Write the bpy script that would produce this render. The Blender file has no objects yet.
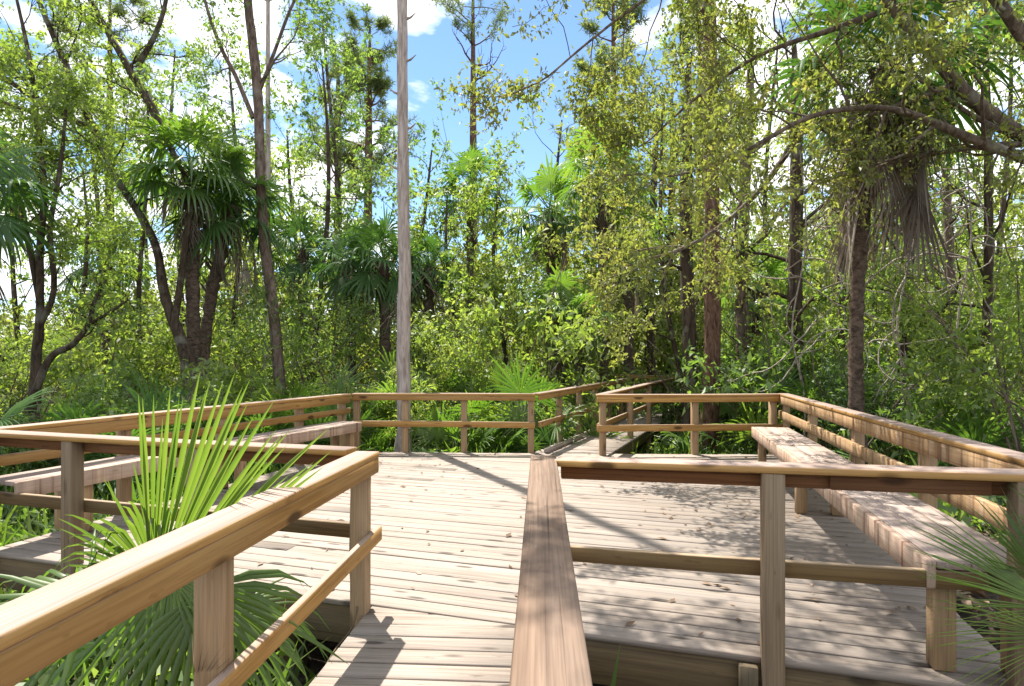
import bpy, math, random
import numpy as np
from mathutils import Vector, Matrix

random.seed(7)
sc = bpy.context.scene
COL = sc.collection
F, CX, HY, CH = 600.0, 512.0, 356.0, 1.5      # focal length (px), principal column, horizon row, eye height over the deck
UP = np.array([0, 0, 1.0])

def at(px, Y, py=None, z=0.0):
    """world point seen at pixel px (and py) at distance Y"""
    x = (px - CX) / F * Y
    if py is not None: z = CH - (py - HY) / F * Y
    return np.array([x, Y, z])

def nrm(v):
    v = np.asarray(v, float); return v / (np.linalg.norm(v) + 1e-9)

# ------------------------------------------------------------------ objects
def link(name, data, mat=None, parent=None, loc=None):
    o = bpy.data.objects.new(name, data)
    COL.objects.link(o)
    if mat is not None: o.data.materials.append(mat)
    if parent is not None: o.parent = parent
    if loc is not None: o.location = loc
    return o

def tag(o, label=None, cat=None, group=None, kind=None):
    if label: o['label'] = label
    if cat: o['category'] = cat
    if group: o['group'] = group
    if kind: o['kind'] = kind
    return o

def thing(name, label, cat, loc=(0, 0, 0), group=None):
    o = bpy.data.objects.new(name, None); COL.objects.link(o)
    o.empty_display_size = 0.2
    o.location = [float(c) for c in loc]
    return tag(o, label, cat, group)

def copy_thing(root, loc, rz=0.0, scale=1.0, label=None):
    r = root.copy(); COL.objects.link(r)
    r.location = [float(c) for c in loc]; r.rotation_euler = (0, 0, rz); r.scale = (scale,) * 3
    if label: r['label'] = label
    for ch in list(root.children):
        c = ch.copy(); COL.objects.link(c); c.parent = r
    return r

# ------------------------------------------------------------------ mesh collecting
class MB:
    """collects quads / polygons with a grain vector and a random value per vertex"""
    def __init__(s): s.v = []; s.f = []; s.g = []; s.r = []; s.n = 0
    def add(s, v, faces, g=None, r=0.5):
        v = np.asarray(v, float)
        s.v.append(v)
        s.f += [[i + s.n for i in f] for f in faces]
        s.g.append(v if g is None else np.asarray(g, float))
        s.r.append(np.full(len(v), r) if np.isscalar(r) else np.asarray(r, float))
        s.n += len(v)
    def quads(s, v, q, r):
        s.v.append(v); s.f.append((q + s.n)); s.g.append(v); s.r.append(r); s.n += len(v)
    def build(s, name, mat, parent=None, origin=None, smooth=False):
        V = np.concatenate(s.v) if s.v else np.zeros((0, 3))
        G = np.concatenate(s.g); R = np.concatenate(s.r)
        if origin is not None: V = V - np.asarray(origin)
        idx = []; starts = []; pos = 0
        for f in s.f:
            if isinstance(f, np.ndarray):
                k = f.shape[1]
                idx.append(f.ravel()); starts.append(pos + np.arange(f.shape[0]) * k); pos += f.size
            else:
                idx.append(np.array(f)); starts.append(np.array([pos])); pos += len(f)
        idx = np.concatenate(idx).astype(np.int32); starts = np.concatenate(starts).astype(np.int32)
        me = bpy.data.meshes.new(name)
        me.vertices.add(len(V)); me.vertices.foreach_set('co', V.astype(np.float32).ravel())
        me.loops.add(len(idx)); me.loops.foreach_set('vertex_index', idx)
        me.polygons.add(len(starts)); me.polygons.foreach_set('loop_start', starts)
        a = me.attributes.new('rnd', 'FLOAT', 'POINT'); a.data.foreach_set('value', R.astype(np.float32))
        a = me.attributes.new('grain', 'FLOAT_VECTOR', 'POINT'); a.data.foreach_set('vector', G.astype(np.float32).ravel())
        me.update(calc_edges=True); me.validate()
        if smooth: me.polygons.foreach_set('use_smooth', np.ones(len(starts), bool))
        return link(name, me, mat, parent)

def beam(mb, p0, p1, w, h, up=UP, ch=0.004, off=None, streakoff=None):
    """chamfered timber between two end points; w across, h along up"""
    p0 = np.asarray(p0, float); p1 = np.asarray(p1, float)
    d = nrm(p1 - p0); s = nrm(np.cross(d, up)); u = nrm(np.cross(s, d)); L = np.linalg.norm(p1 - p0)
    a, b, c = w / 2, h / 2, ch
    sec = [(-a + c, -b), (a - c, -b), (a, -b + c), (a, b - c), (a - c, b), (-a + c, b), (-a, b - c), (-a, -b + c)]
    k = off if off is not None else random.random() * 40
    nseg = max(1, int(L / 0.5))
    V = []; G = []
    # end chamfer rings, then rings along the length with a very slight bow
    ts = [(0, 1 - 2 * c / min(w, h)), (c, 1)] + [(L * i / nseg, 1) for i in range(1, nseg)] + [(L - c, 1), (L, 1 - 2 * c / min(w, h))]
    bow = random.uniform(-1, 1) * 0.0025 * min(L, 3)
    for t, q in ts:
        o = u * bow * math.sin(math.pi * t / L)
        for (x, y) in sec:
            V.append(p0 + d * t + s * x * q + u * y * q + o); G.append((t + k, x + k * 0.37, y))
    n = len(ts); Fc = [list(range(7, -1, -1)), [8 * (n - 1) + i for i in range(8)]]
    for r in range(n - 1):
        for i in range(8):
            j = (i + 1) % 8
            Fc.append([8 * r + i, 8 * r + j, 8 * r + 8 + j, 8 * r + 8 + i])
    mb.add(V, Fc, G, random.random())

def tube(mb, pts, rad, n=6, r=0.5, ridge=0.0, rng=None):
    pts = np.asarray(pts, float); m = len(pts)
    d = np.gradient(pts, axis=0); d /= (np.linalg.norm(d, axis=1, keepdims=True) + 1e-9)
    ref = np.array([0.31, 0.95, 0.05])
    s = np.cross(d, ref); ln = np.linalg.norm(s, axis=1, keepdims=True)
    s = np.where(ln < 0.15, np.cross(d, np.array([0.9, 0.1, 0.4])), s); s /= np.linalg.norm(s, axis=1, keepdims=True)
    u = np.cross(d, s)
    a = np.arange(n) / n * 2 * math.pi
    R = np.asarray(rad, float)[:, None] * np.ones((1, n))
    if ridge and rng is not None: R = R * (1 + rng.normal(0, ridge, (m, n)))
    V = pts[:, None, :] + s[:, None, :] * (np.cos(a)[None, :, None] * R[..., None]) + u[:, None, :] * (np.sin(a)[None, :, None] * R[..., None])
    V = V.reshape(-1, 3)
    i = np.arange(n); q = np.stack([i, (i + 1) % n, (i + 1) % n + n, i + n], 1)
    Q = np.concatenate([q + k * n for k in range(m - 1)])
    mb.quads(V, Q, np.full(len(V), r))

def leaf_quads(mb, rng, P, D, L, W, nup=0.7, vary=0.3, rr=None, bend=0.18):
    """one kite-shaped leaf per row of P pointing along D"""
    n = len(P)
    if n == 0: return
    D = D / (np.linalg.norm(D, axis=1, keepdims=True) + 1e-9)
    N = rng.normal(0, 1, (n, 3)); N[:, 2] += nup * 1.6
    S = np.cross(D, N); S /= (np.linalg.norm(S, axis=1, keepdims=True) + 1e-9)
    N = np.cross(S, D)
    l = (L * (1 + rng.normal(0, vary, n)).clip(0.4, 1.8))[:, None]; w = l * (W / L) * 0.5
    V = np.stack([P, P + D * l * 0.42 + S * w + N * w * 0.35, P + D * l - N * l * bend, P + D * l * 0.42 - S * w + N * w * 0.35], 1).reshape(-1, 3)
    Q = np.arange(4 * n).reshape(n, 4)
    r = rng.random(n) if rr is None else rr
    mb.quads(V, Q, np.repeat(r, 4))

def foliage(mb, rng, tips, per, spread, L, W, down=0.35, nup=0.7, tone=0.25):
    tips = np.asarray(tips, float)
    if len(tips) == 0: return
    n = len(tips)                                   # sprays: leaves set along short twigs around each tip
    k = max(2, per // 6); q = max(1, per // k)
    T = np.repeat(tips, k, axis=0) + rng.normal(0, spread * 0.75, (n * k, 3))
    TD = rng.normal(0, 1, (n * k, 3)); TD[:, 2] -= down * 0.6; TD /= np.linalg.norm(TD, axis=1, keepdims=True)
    tl = spread * rng.uniform(0.9, 2.4, n * k); ts = np.repeat(rng.uniform(0.65, 1.35, n), k)
    C = np.repeat(T, q, axis=0); D0 = np.repeat(TD, q, axis=0)
    P = C + D0 * (np.repeat(tl, q) * rng.uniform(-0.5, 0.6, n * k * q))[:, None] + rng.normal(0, spread * 0.13, C.shape)
    D = D0 * 0.9 + rng.normal(0, 0.65, C.shape); D[:, 2] -= down
    rr = np.repeat(rng.random(n), k * q) * (1 - tone) + rng.random(len(P)) * tone
    for lo, hi, f in ((0, 0.9, 0.8), (0.9, 1.1, 1.0), (1.1, 2, 1.2)):
        mk = np.repeat((ts >= lo) & (ts < hi), q)
        leaf_quads(mb, rng, P[mk], D[mk], L * f, W * f, nup=nup, rr=rr[mk])

def grow(rng, p, d, L, r, lvl, maxlvl, tubes, tips, up=0.12, wander=0.22, nch=(3, 5), ratio=0.62, ang=48, tmin=0.3, segs=6):
    p = np.asarray(p, float); d = nrm(d); pts = [p]; rad = [r]; ds = [d]
    for i in range(segs):
        d = nrm(d + rng.normal(0, wander, 3) + UP * up)
        p = p + d * L / segs; pts.append(p); rad.append(max(r * (1 - 0.72 * (i + 1) / segs), 0.003)); ds.append(d)
    tubes.append((pts, rad, lvl))
    if lvl >= maxlvl:
        tips.extend(pts[1:]); return
    for k in range(rng.integers(nch[0], nch[1] + 1)):
        t = tmin + (1 - tmin) * rng.random(); i = min(int(t * segs), segs - 1)
        q = pts[i] + (pts[i + 1] - pts[i]) * (t * segs - i)
        ax = nrm(np.cross(ds[i], rng.normal(0, 1, 3))); a = math.radians(ang * rng.uniform(0.6, 1.35))
        nd = ds[i] * math.cos(a) + ax * math.sin(a)
        grow(rng, q, nd, L * ratio * (1.15 - 0.45 * t) * rng.uniform(0.75, 1.2), rad[i] * 0.62, lvl + 1, maxlvl, tubes, tips, up, wander, nch, ratio, ang, 0.25, segs)
    grow(rng, pts[-1], ds[-1], L * ratio * 0.8, rad[-1] * 0.9, lvl + 1, maxlvl, tubes, tips, up, wander, nch, ratio, ang, 0.2, segs)

def smooth_path(pts, n):
    """Catmull-Rom through pts"""
    P = np.asarray(pts, float); P = np.vstack([2 * P[0] - P[1], P, 2 * P[-1] - P[-2]]); out = []
    for i in range(1, len(P) - 2):
        for k in range(n):
            t = k / n; a, b, c, e = P[i - 1], P[i], P[i + 1], P[i + 2]
            out.append(0.5 * (2 * b + (c - a) * t + (2 * a - 5 * b + 4 * c - e) * t * t + (3 * b - a - 3 * c + e) * t ** 3))
    out.append(P[-2]); return np.array(out)

def fan(mb, rng, hub, axis, normal, R, nseg=26, span=300, droop=0.25, split=0.5, pleat=0.02, tone=0.5, wid=1.0, hang=0.0):
    """costapalmate palm leaf: joined pleats near the hub, free drooping blades outside"""
    axis = nrm(axis); normal = nrm(normal - np.dot(normal, axis) * axis); side = np.cross(normal, axis)
    th = np.radians(np.linspace(-span / 2, span / 2, nseg)) + rng.normal(0, 0.015, nseg)
    dth = math.radians(span / nseg)
    Ls = R * (0.62 + 0.38 * np.cos(th * 0.55)) * (1 + rng.normal(0, 0.06, nseg))
    ring = np.array([0.03, split * 0.55, split, split + (1 - split) * 0.4, split + (1 - split) * 0.75, 1.0])
    shp = np.array([1, 1, 1, 0.72, 0.36, 0.03])
    dirs = axis[None] * np.cos(th)[:, None] + side[None] * np.sin(th)[:, None]
    tan = -axis[None] * np.sin(th)[:, None] + side[None] * np.cos(th)[:, None]
    lat = 1.0
    V = []
    dr = droop * (1 + rng.normal(0, 0.35, nseg)).clip(0.2, 2.2)
    for k, (q, w) in enumerate(zip(ring, shp)):
        rr = q * Ls
        wmax = np.minimum(rr, split * Ls) * math.tan(dth / 2) * wid * w
        c = hub[None] + dirs * rr[:, None]
        # blades arch over and hang
        f = np.clip((q - split * 0.6) / (1 - split * 0.6), 0, 1)
        c = c - UP[None] * (dr * Ls * (0.25 * q ** 2 + f ** 2.0))[:, None] - dirs * (dr * Ls * 0.45 * f ** 3)[:, None]
        c = c - normal[None] * (hang * Ls * q * (1 - np.cos(th)) * 0.5)[:, None]
        V.append(np.stack([c - tan * wmax[:, None], c + normal[None] * (pleat * w * min(q / split, 1) * Ls)[:, None], c + tan * wmax[:, None]], 1))
    V = np.stack(V, 1)                                       # seg, ring, 3, xyz
    m = len(ring); base = (np.arange(nseg) * m * 3)[:, None]
    q = []
    for k in range(m - 1):
        for j in (0, 1): q.append([3 * k + j, 3 * k + j + 1, 3 * k + 3 + j + 1, 3 * k + 3 + j])
    Q = (base[:, :, None] + np.array(q)[None]).reshape(-1, 4)
    r = np.repeat((tone + rng.normal(0, 0.12, nseg)).clip(0, 1), m * 3)
    mb.quads(V.reshape(-1, 3), Q, r)

def petiole(mb, p0, hub, sag, r0, r1, tone=0.5):
    p0 = np.asarray(p0); hub = np.asarray(hub)
    t = np.linspace(0, 1, 6)[:, None]
    pts = p0 * (1 - t) + hub * t + UP * (np.sin(t * math.pi) * sag)
    tube(mb, pts, np.linspace(r0, r1, 6), 4, tone)

# ------------------------------------------------------------------ materials
class NT:
    def __init__(s, m):
        s.t = m.node_tree; s.t.nodes.clear()
    def n(s, ty, **kw):
        x = s.t.nodes.new(ty)
        for k, v in kw.items():
            if k.startswith('i_'):
                key = k[2:]; key = int(key) if key.isdigit() else key.replace('_', ' ')
                x.inputs[key].default_value = v
            else: setattr(x, k, v)
        return x
    def l(s, a, b): s.t.links.new(a, b)
    def ramp(s, src, stops):
        r = s.n('ShaderNodeValToRGB'); e = r.color_ramp.elements
        while len(e) < len(stops): e.new(0.5)
        for x, (p, c) in zip(e, stops): x.position = p; x.color = (*c, 1) if len(c) == 3 else c
        s.l(src, r.inputs[0]); return r.outputs[0]
    def mix(s, f, a, b, mode='MIX'):
        x = s.n('ShaderNodeMix', data_type='RGBA', blend_type=mode)
        for v, k in ((f, 0), (a, 6), (b, 7)):
            if hasattr(v, 'is_linked'): s.l(v, x.inputs[k])
            else: x.inputs[k].default_value = (*v, 1) if isinstance(v, tuple) and len(v) == 3 else v
        return x.outputs[2]
    def math(s, op, a, b=0.0, c=0.0, clamp=False):
        x = s.n('ShaderNodeMath', operation=op, use_clamp=clamp)
        for i, v in enumerate((a, b, c)):
            if hasattr(v, 'is_linked'): s.l(v, x.inputs[i])
            else: x.inputs[i].default_value = v
        return x.outputs[0]

def g3(v): return (v, v, v)

def wood(name, light, dark, grey, streak=0.0, knots=1.0, rough=0.75, contrast=1.0, vary=0.16, top=None, crack=0.7):
    m = bpy.data.materials.new(name); m.use_nodes = True; t = NT(m)
    at_ = t.n('ShaderNodeAttribute', attribute_name='grain'); rn = t.n('ShaderNodeAttribute', attribute_name='rnd')
    def noise(sx, sy, sz, scale=1.0, detail=5, dist=0.0, rough_=0.55):
        mp = t.n('ShaderNodeMapping'); mp.inputs['Scale'].default_value = (sx, sy, sz); t.l(at_.outputs['Vector'], mp.inputs[0])
        nz = t.n('ShaderNodeTexNoise', i_Scale=scale, i_Detail=detail, i_Distortion=dist, i_Roughness=rough_); t.l(mp.outputs[0], nz.inputs['Vector'])
        return nz.outputs['Fac']
    gr = noise(1.1, 46, 30, 1, 6, 0.6)
    # growth rings: bands across the board that wander along it
    mp = t.n('ShaderNodeMapping'); mp.inputs['Scale'].default_value = (0.55, 7.0, 3.0); t.l(at_.outputs['Vector'], mp.inputs[0])
    wv = t.n('ShaderNodeTexWave', bands_direction='Y', i_Scale=2.2, i_Distortion=7.0, i_Detail=2.0, i_Detail_Scale=0.7); t.l(mp.outputs[0], wv.inputs['Vector'])
    ring = wv.outputs['Fac']
    c = t.ramp(gr, [(0.30, dark), (0.62, light)])
    c = t.mix(t.math('MULTIPLY', ring, 0.35 * contrast), c, dark)
    bl = noise(0.9, 4, 4, 1, 4, 0.5)
    c = t.mix(t.ramp(bl, [(0.42, g3(0.0)), (0.68, g3(0.85))]), c, grey)
    if knots:
        mp = t.n('ShaderNodeMapping'); mp.inputs['Scale'].default_value = (2.4, 9, 6); t.l(at_.outputs['Vector'], mp.inputs[0])
        vo = t.n('ShaderNodeTexVoronoi', i_Scale=1.0); t.l(mp.outputs[0], vo.inputs['Vector'])
        c = t.mix(t.ramp(vo.outputs['Distance'], [(0.12, g3(0.95 * knots)), (0.21, g3(0.0))]), c, tuple(x * 0.28 for x in dark))
        sp = noise(7, 26, 20, 1, 3)
        c = t.mix(t.ramp(sp, [(0.64, g3(0.0)), (0.74, g3(0.55))]), c, tuple(x * 0.45 for x in dark))
    if streak:
        st = noise(17, 0.7, 0.7, 1, 3, 0.3)
        c = t.mix(t.ramp(st, [(0.50, g3(0.0)), (0.66, g3(streak))]), c, (0.16, 0.075, 0.04))
        st2 = noise(9, 0.5, 0.5, 1, 2)
        c = t.mix(t.ramp(st2, [(0.52, g3(0.0)), (0.7, g3(0.6 * streak))]), c, (0.6, 0.45, 0.33))
    if top is not None:      # the sky-facing side has greyed with the years
        ge = t.n('ShaderNodeNewGeometry'); sp_ = t.n('ShaderNodeSeparateXYZ'); t.l(ge.outputs['True Normal'], sp_.inputs[0])
        tk = t.math('MULTIPLY', t.ramp(sp_.outputs[2], [(0.55, g3(0.0)), (0.9, g3(1.0))]), t.ramp(noise(0.8, 9, 9, 1, 5), [(0.25, g3(0.85)), (0.6, g3(1.0))]))
        c = t.mix(tk, c, t.mix(gr, tuple(x * 0.62 for x in top), tuple(x * 1.28 for x in top)))
    ck = noise(0.55, 95, 60, 1, 4, 0.35)
    c = t.mix(t.ramp(ck, [(0.30, g3(crack)), (0.40, g3(0.0))]), c, tuple(x * 0.35 for x in dark))
    fine = noise(3.5, 160, 120, 1, 3)
    c = t.mix(t.ramp(fine, [(0.35, g3(0.32)), (0.55, g3(0.0))]), c, tuple(x * 0.6 for x in dark))
    br = t.n('ShaderNodeMapRange', i_3=1 - vary, i_4=1 + vary); t.l(rn.outputs['Fac'], br.inputs[0])
    hs = t.n('ShaderNodeHueSaturation'); t.l(br.outputs[0], hs.inputs['Value']); t.l(c, hs.inputs['Color'])
    b = t.n('ShaderNodeBsdfPrincipled', i_Roughness=rough); b.inputs['Specular IOR Level'].default_value = 0.25
    t.l(hs.outputs[0], b.inputs['Base Color'])
    bp = t.n('ShaderNodeBump', i_Strength=0.55, i_Distance=0.004); t.l(gr, bp.inputs['Height']); t.l(bp.outputs[0], b.inputs['Normal'])
    o = t.n('ShaderNodeOutputMaterial'); t.l(b.outputs[0], o.inputs[0]); return m

def leafmat(name, stops, trans=0.5, tcol=(1.5, 1.6, 0.62), rough=0.5, gloss=0.02):
    m = bpy.data.materials.new(name); m.use_nodes = True; t = NT(m)
    rn = t.n('ShaderNodeAttribute', attribute_name='rnd')
    ob = t.n('ShaderNodeObjectInfo')
    v = t.math('ADD', t.math('MULTIPLY', rn.outputs['Fac'], 0.8), t.math('MULTIPLY', ob.outputs['Random'], 0.2))
    c = t.ramp(v, stops)
    df = t.n('ShaderNodeBsdfDiffuse'); t.l(c, df.inputs[0])
    tr = t.n('ShaderNodeBsdfTranslucent'); t.l(t.mix(1.0, c, tcol, 'MULTIPLY'), tr.inputs[0])
    mx = t.n('ShaderNodeMixShader', i_0=trans); t.l(df.outputs[0], mx.inputs[1]); t.l(tr.outputs[0], mx.inputs[2])
    gl = t.n('ShaderNodeBsdfGlossy', i_Roughness=rough); gl.inputs[0].default_value = (1, 1, 1, 1)
    mx2 = t.n('ShaderNodeMixShader', i_0=gloss); t.l(mx.outputs[0], mx2.inputs[1]); t.l(gl.outputs[0], mx2.inputs[2])
    o = t.n('ShaderNodeOutputMaterial'); t.l(mx2.outputs[0], o.inputs[0]); return m

def bark(name, a, b, scale=(14, 14, 3), bump=0.8, lichen=0.0):
    m = bpy.data.materials.new(name); m.use_nodes = True; t = NT(m)
    tc = t.n('ShaderNodeTexCoord'); mp = t.n('ShaderNodeMapping'); mp.inputs['Scale'].default_value = scale; t.l(tc.outputs['Object'], mp.inputs[0])
    nz = t.n('ShaderNodeTexNoise', i_Scale=1.0, i_Detail=7, i_Distortion=0.8, i_Roughness=0.65); t.l(mp.outputs[0], nz.inputs['Vector'])
    c = t.ramp(nz.outputs['Fac'], [(0.36, a), (0.64, b)])
    if lichen:
        n2 = t.n('ShaderNodeTexNoise', i_Scale=3.0, i_Detail=5); t.l(tc.outputs['Object'], n2.inputs['Vector'])
        c = t.mix(t.ramp(n2.outputs['Fac'], [(0.55, g3(0.0)), (0.68, g3(lichen))]), c, (0.34, 0.34, 0.28))
    d = t.n('ShaderNodeBsdfPrincipled', i_Roughness=0.9); d.inputs['Specular IOR Level'].default_value = 0.1; t.l(c, d.inputs['Base Color'])
    bp = t.n('ShaderNodeBump', i_Strength=bump, i_Distance=0.03); t.l(nz.outputs['Fac'], bp.inputs['Height']); t.l(bp.outputs[0], d.inputs['Normal'])
    o = t.n('ShaderNodeOutputMaterial'); t.l(d.outputs[0], o.inputs[0]); return m

M = {}
M['deck'] = wood('weathered_decking', (0.355, 0.302, 0.25), (0.205, 0.162, 0.13), (0.305, 0.265, 0.228), knots=0.9, contrast=0.7, vary=0.07)
M['cap'] = wood('rail_cap_wood', (0.225, 0.15, 0.10), (0.105, 0.065, 0.042), (0.225, 0.162, 0.12), knots=0.35, contrast=1.2)
gold = dict(light=(0.47, 0.275, 0.085), dark=(0.27, 0.135, 0.036), grey=(0.39, 0.24, 0.095))
M['greycap'] = wood('weathered_cap_wood', **gold, knots=1.0, contrast=1.3, top=(0.31, 0.238, 0.205))
M['board'] = wood('rail_board_wood', **gold, knots=1.0, contrast=1.3, top=(0.34, 0.255, 0.20))
M['oliveboard'] = wood('olive_board_wood', (0.22, 0.145, 0.062), (0.105, 0.062, 0.025), (0.17, 0.12, 0.06), knots=0.8, contrast=1.3, top=(0.36, 0.27, 0.18))  # darker olive tone for the lower rails along the near edge
M['darkboard'] = wood('reddish_brown_board_wood', (0.25, 0.115, 0.047), (0.12, 0.05, 0.02), (0.18, 0.092, 0.047), knots=0.7, contrast=1.3)
M['post'] = wood('post_wood', (0.40, 0.27, 0.145), (0.25, 0.155, 0.08), (0.35, 0.25, 0.155), knots=0.7)
M['darkpost'] = wood('darker_post_wood', (0.26, 0.19, 0.115), (0.155, 0.107, 0.064), (0.24, 0.18, 0.12), knots=0.5)  # post colour darkened for the posts along the near edge
M['drip'] = wood('rain_streaked_wood', (0.47, 0.315, 0.165), (0.33, 0.19, 0.085), (0.45, 0.31, 0.18), streak=0.85, knots=0.3)
M['seat'] = wood('bench_wood', (0.37, 0.295, 0.245), (0.26, 0.195, 0.16), (0.33, 0.27, 0.235), knots=0.4, contrast=0.6)
M['seatface'] = wood('bench_face_wood', (0.42, 0.31, 0.235), (0.32, 0.21, 0.15), (0.42, 0.33, 0.26), streak=0.9, knots=0.2)
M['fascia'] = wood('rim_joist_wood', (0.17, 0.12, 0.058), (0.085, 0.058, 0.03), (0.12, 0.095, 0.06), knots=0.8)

M['oak'] = leafmat('oak_leaves', [(0.0, (0.085, 0.11, 0.035)), (0.35, (0.16, 0.185, 0.06)), (0.75, (0.235, 0.25, 0.09)), (1.0, (0.32, 0.265, 0.11))], 0.55, gloss=0.03)
M['leafA'] = leafmat('yellow_green_leaves', [(0.0, (0.104, 0.159, 0.039)), (0.5, (0.201, 0.275, 0.073)), (0.85, (0.305, 0.348, 0.116)), (1.0, (0.360, 0.317, 0.122))], 0.55, gloss=0.03)
M['leafB'] = leafmat('mid_green_leaves', [(0.0, (0.067, 0.122, 0.034)), (0.5, (0.140, 0.220, 0.063)), (1.0, (0.256, 0.323, 0.116))], 0.55, gloss=0.03)
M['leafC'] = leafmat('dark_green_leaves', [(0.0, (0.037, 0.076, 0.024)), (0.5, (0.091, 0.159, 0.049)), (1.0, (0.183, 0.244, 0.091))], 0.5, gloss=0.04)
M['needle'] = leafmat('pine_needles', [(0.0, (0.085, 0.122, 0.055)), (1.0, (0.195, 0.232, 0.098))], 0.45)
M['palm'] = leafmat('palm_fronds', [(0.0, (0.061, 0.122, 0.027)), (0.5, (0.110, 0.201, 0.039)), (1.0, (0.195, 0.268, 0.055))], 0.5, gloss=0.04, rough=0.4)
M['palmdark'] = leafmat('dark_palm_fronds', [(0.0, (0.037, 0.085, 0.027)), (0.5, (0.067, 0.140, 0.039)), (1.0, (0.122, 0.195, 0.061))], 0.4, gloss=0.02, rough=0.45)  # a deeper, bluer green than the other palm fronds
M['palmetto'] = leafmat('young_palm_fans', [(0.0, (0.06, 0.13, 0.022)), (0.5, (0.12, 0.20, 0.036)), (1.0, (0.20, 0.255, 0.06))], 0.6, tcol=(1.12, 1.28, 0.5), gloss=0.035, rough=0.45)
M['deadfan'] = leafmat('dead_fronds', [(0.0, (0.11, 0.085, 0.068)), (0.5, (0.26, 0.215, 0.175)), (1.0, (0.46, 0.41, 0.355))], 0.3, tcol=(1.2, 1.0, 0.75), gloss=0.01)
M['litter'] = leafmat('fallen_leaves', [(0.0, (0.09, 0.055, 0.03)), (0.5, (0.22, 0.15, 0.10)), (1.0, (0.42, 0.32, 0.25))], 0.1, tcol=(1, 0.9, 0.7), gloss=0.02)
M['farwood'] = leafmat('far_leaves', [(0.0, (0.08, 0.115, 0.035)), (0.5, (0.19, 0.225, 0.07)), (1.0, (0.33, 0.33, 0.12))], 0.55)
M['barkdark'] = bark('dark_bark', (0.03, 0.022, 0.016), (0.11, 0.082, 0.06), lichen=0.35)
M['barkoak'] = bark('oak_bark', (0.06, 0.045, 0.035), (0.20, 0.155, 0.12), lichen=0.6)
M['barkred'] = bark('reddish_pine_bark', (0.055, 0.03, 0.02), (0.20, 0.12, 0.085), (16, 16, 5))
M['barkbrown'] = bark('brown_bark', (0.07, 0.05, 0.04), (0.23, 0.17, 0.135), (14, 14, 4), lichen=0.3)
M['snag'] = bark('bare_grey_wood', (0.27, 0.215, 0.19), (0.56, 0.48, 0.44), (20, 20, 2.6), 0.9)
M['palmtrunk'] = bark('palm_trunk', (0.05, 0.036, 0.028), (0.17, 0.125, 0.095), (10, 10, 16), 1.0)
M['vine'] = bark('dry_vine', (0.20, 0.165, 0.14), (0.45, 0.39, 0.33), (20, 20, 20), 0.4)

# ------------------------------------------------------------------ ground
def sstep(a, b, x):
    t = np.clip((x - a) / (b - a), 0, 1); return t * t * (3 - 2 * t)
def gz(x, y):
    x = np.asarray(x, float); y = np.asarray(y, float)
    z = -0.62 + 0.07 * np.sin(x * 0.9 + 1.3) * np.cos(y * 0.7) + 0.05 * np.sin(x * 2.3 + y * 1.7)
    m = sstep(0.0, 0.7, x - (2.0 + 0.25 * (y - 2.6))) * sstep(9.0, 5.5, y) * sstep(-0.5, 1.5, y)
    z = z + m * 0.42
    far = sstep(11, 22, y); z = z + far * 0.45
    return z
gx = np.unique(np.concatenate([np.linspace(-14, 14, 90), np.linspace(-160, 160, 41)]))
gy = np.unique(np.concatenate([np.linspace(-4, 24, 90), np.linspace(-60, 220, 41)]))
GX, GY = np.meshgrid(gx, gy); V = np.stack([GX, GY, gz(GX, GY)], -1).reshape(-1, 3)
nx = len(gx); ii = np.arange(len(gy) - 1)[:, None] * nx + np.arange(nx - 1)[None]
Q = np.stack([ii, ii + 1, ii + nx + 1, ii + nx], -1).reshape(-1, 4)
m = bpy.data.materials.new('forest_soil'); m.use_nodes = True; t = NT(m)
tc = t.n('ShaderNodeTexCoord')
n1 = t.n('ShaderNodeTexNoise', i_Scale=22.0, i_Detail=8, i_Roughness=0.7); t.l(tc.outputs['Object'], n1.inputs['Vector'])
n2 = t.n('ShaderNodeTexNoise', i_Scale=0.7, i_Detail=5); t.l(tc.outputs['Object'], n2.inputs['Vector'])
c = t.ramp(n1.outputs['Fac'], [(0.35, (0.018, 0.013, 0.009)), (0.5, (0.06, 0.042, 0.028)), (0.68, (0.17, 0.125, 0.085))])
c = t.mix(t.ramp(n2.outputs['Fac'], [(0.45, g3(0.0)), (0.65, g3(0.7))]), c, (0.045, 0.06, 0.018))
b = t.n('ShaderNodeBsdfPrincipled', i_Roughness=0.95); t.l(c, b.inputs['Base Color'])
bp = t.n('ShaderNodeBump', i_Strength=0.9, i_Distance=0.04); t.l(n1.outputs['Fac'], bp.inputs['Height']); t.l(bp.outputs[0], b.inputs['Normal'])
o = t.n('ShaderNodeOutputMaterial'); t.l(b.outputs[0], o.inputs[0]); M['soil'] = m
mb = MB(); mb.quads(V, Q, np.full(len(V), 0.5)); tag(mb.build('ground', M['soil'], smooth=True), kind='structure')
def G(x, y): return float(gz(x, y))

# ------------------------------------------------------------------ deck and walkways
def clip_poly(poly, n, c):
    out = []
    for i in range(len(poly)):
        a, b = poly[i], poly[(i + 1) % len(poly)]
        da, db = np.dot(a, n) - c, np.dot(b, n) - c
        if da <= 0: out.append(a)
        if (da < 0 < db) or (db < 0 < da): out.append(a + (b - a) * (da / (da - db)))
    return out

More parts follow.
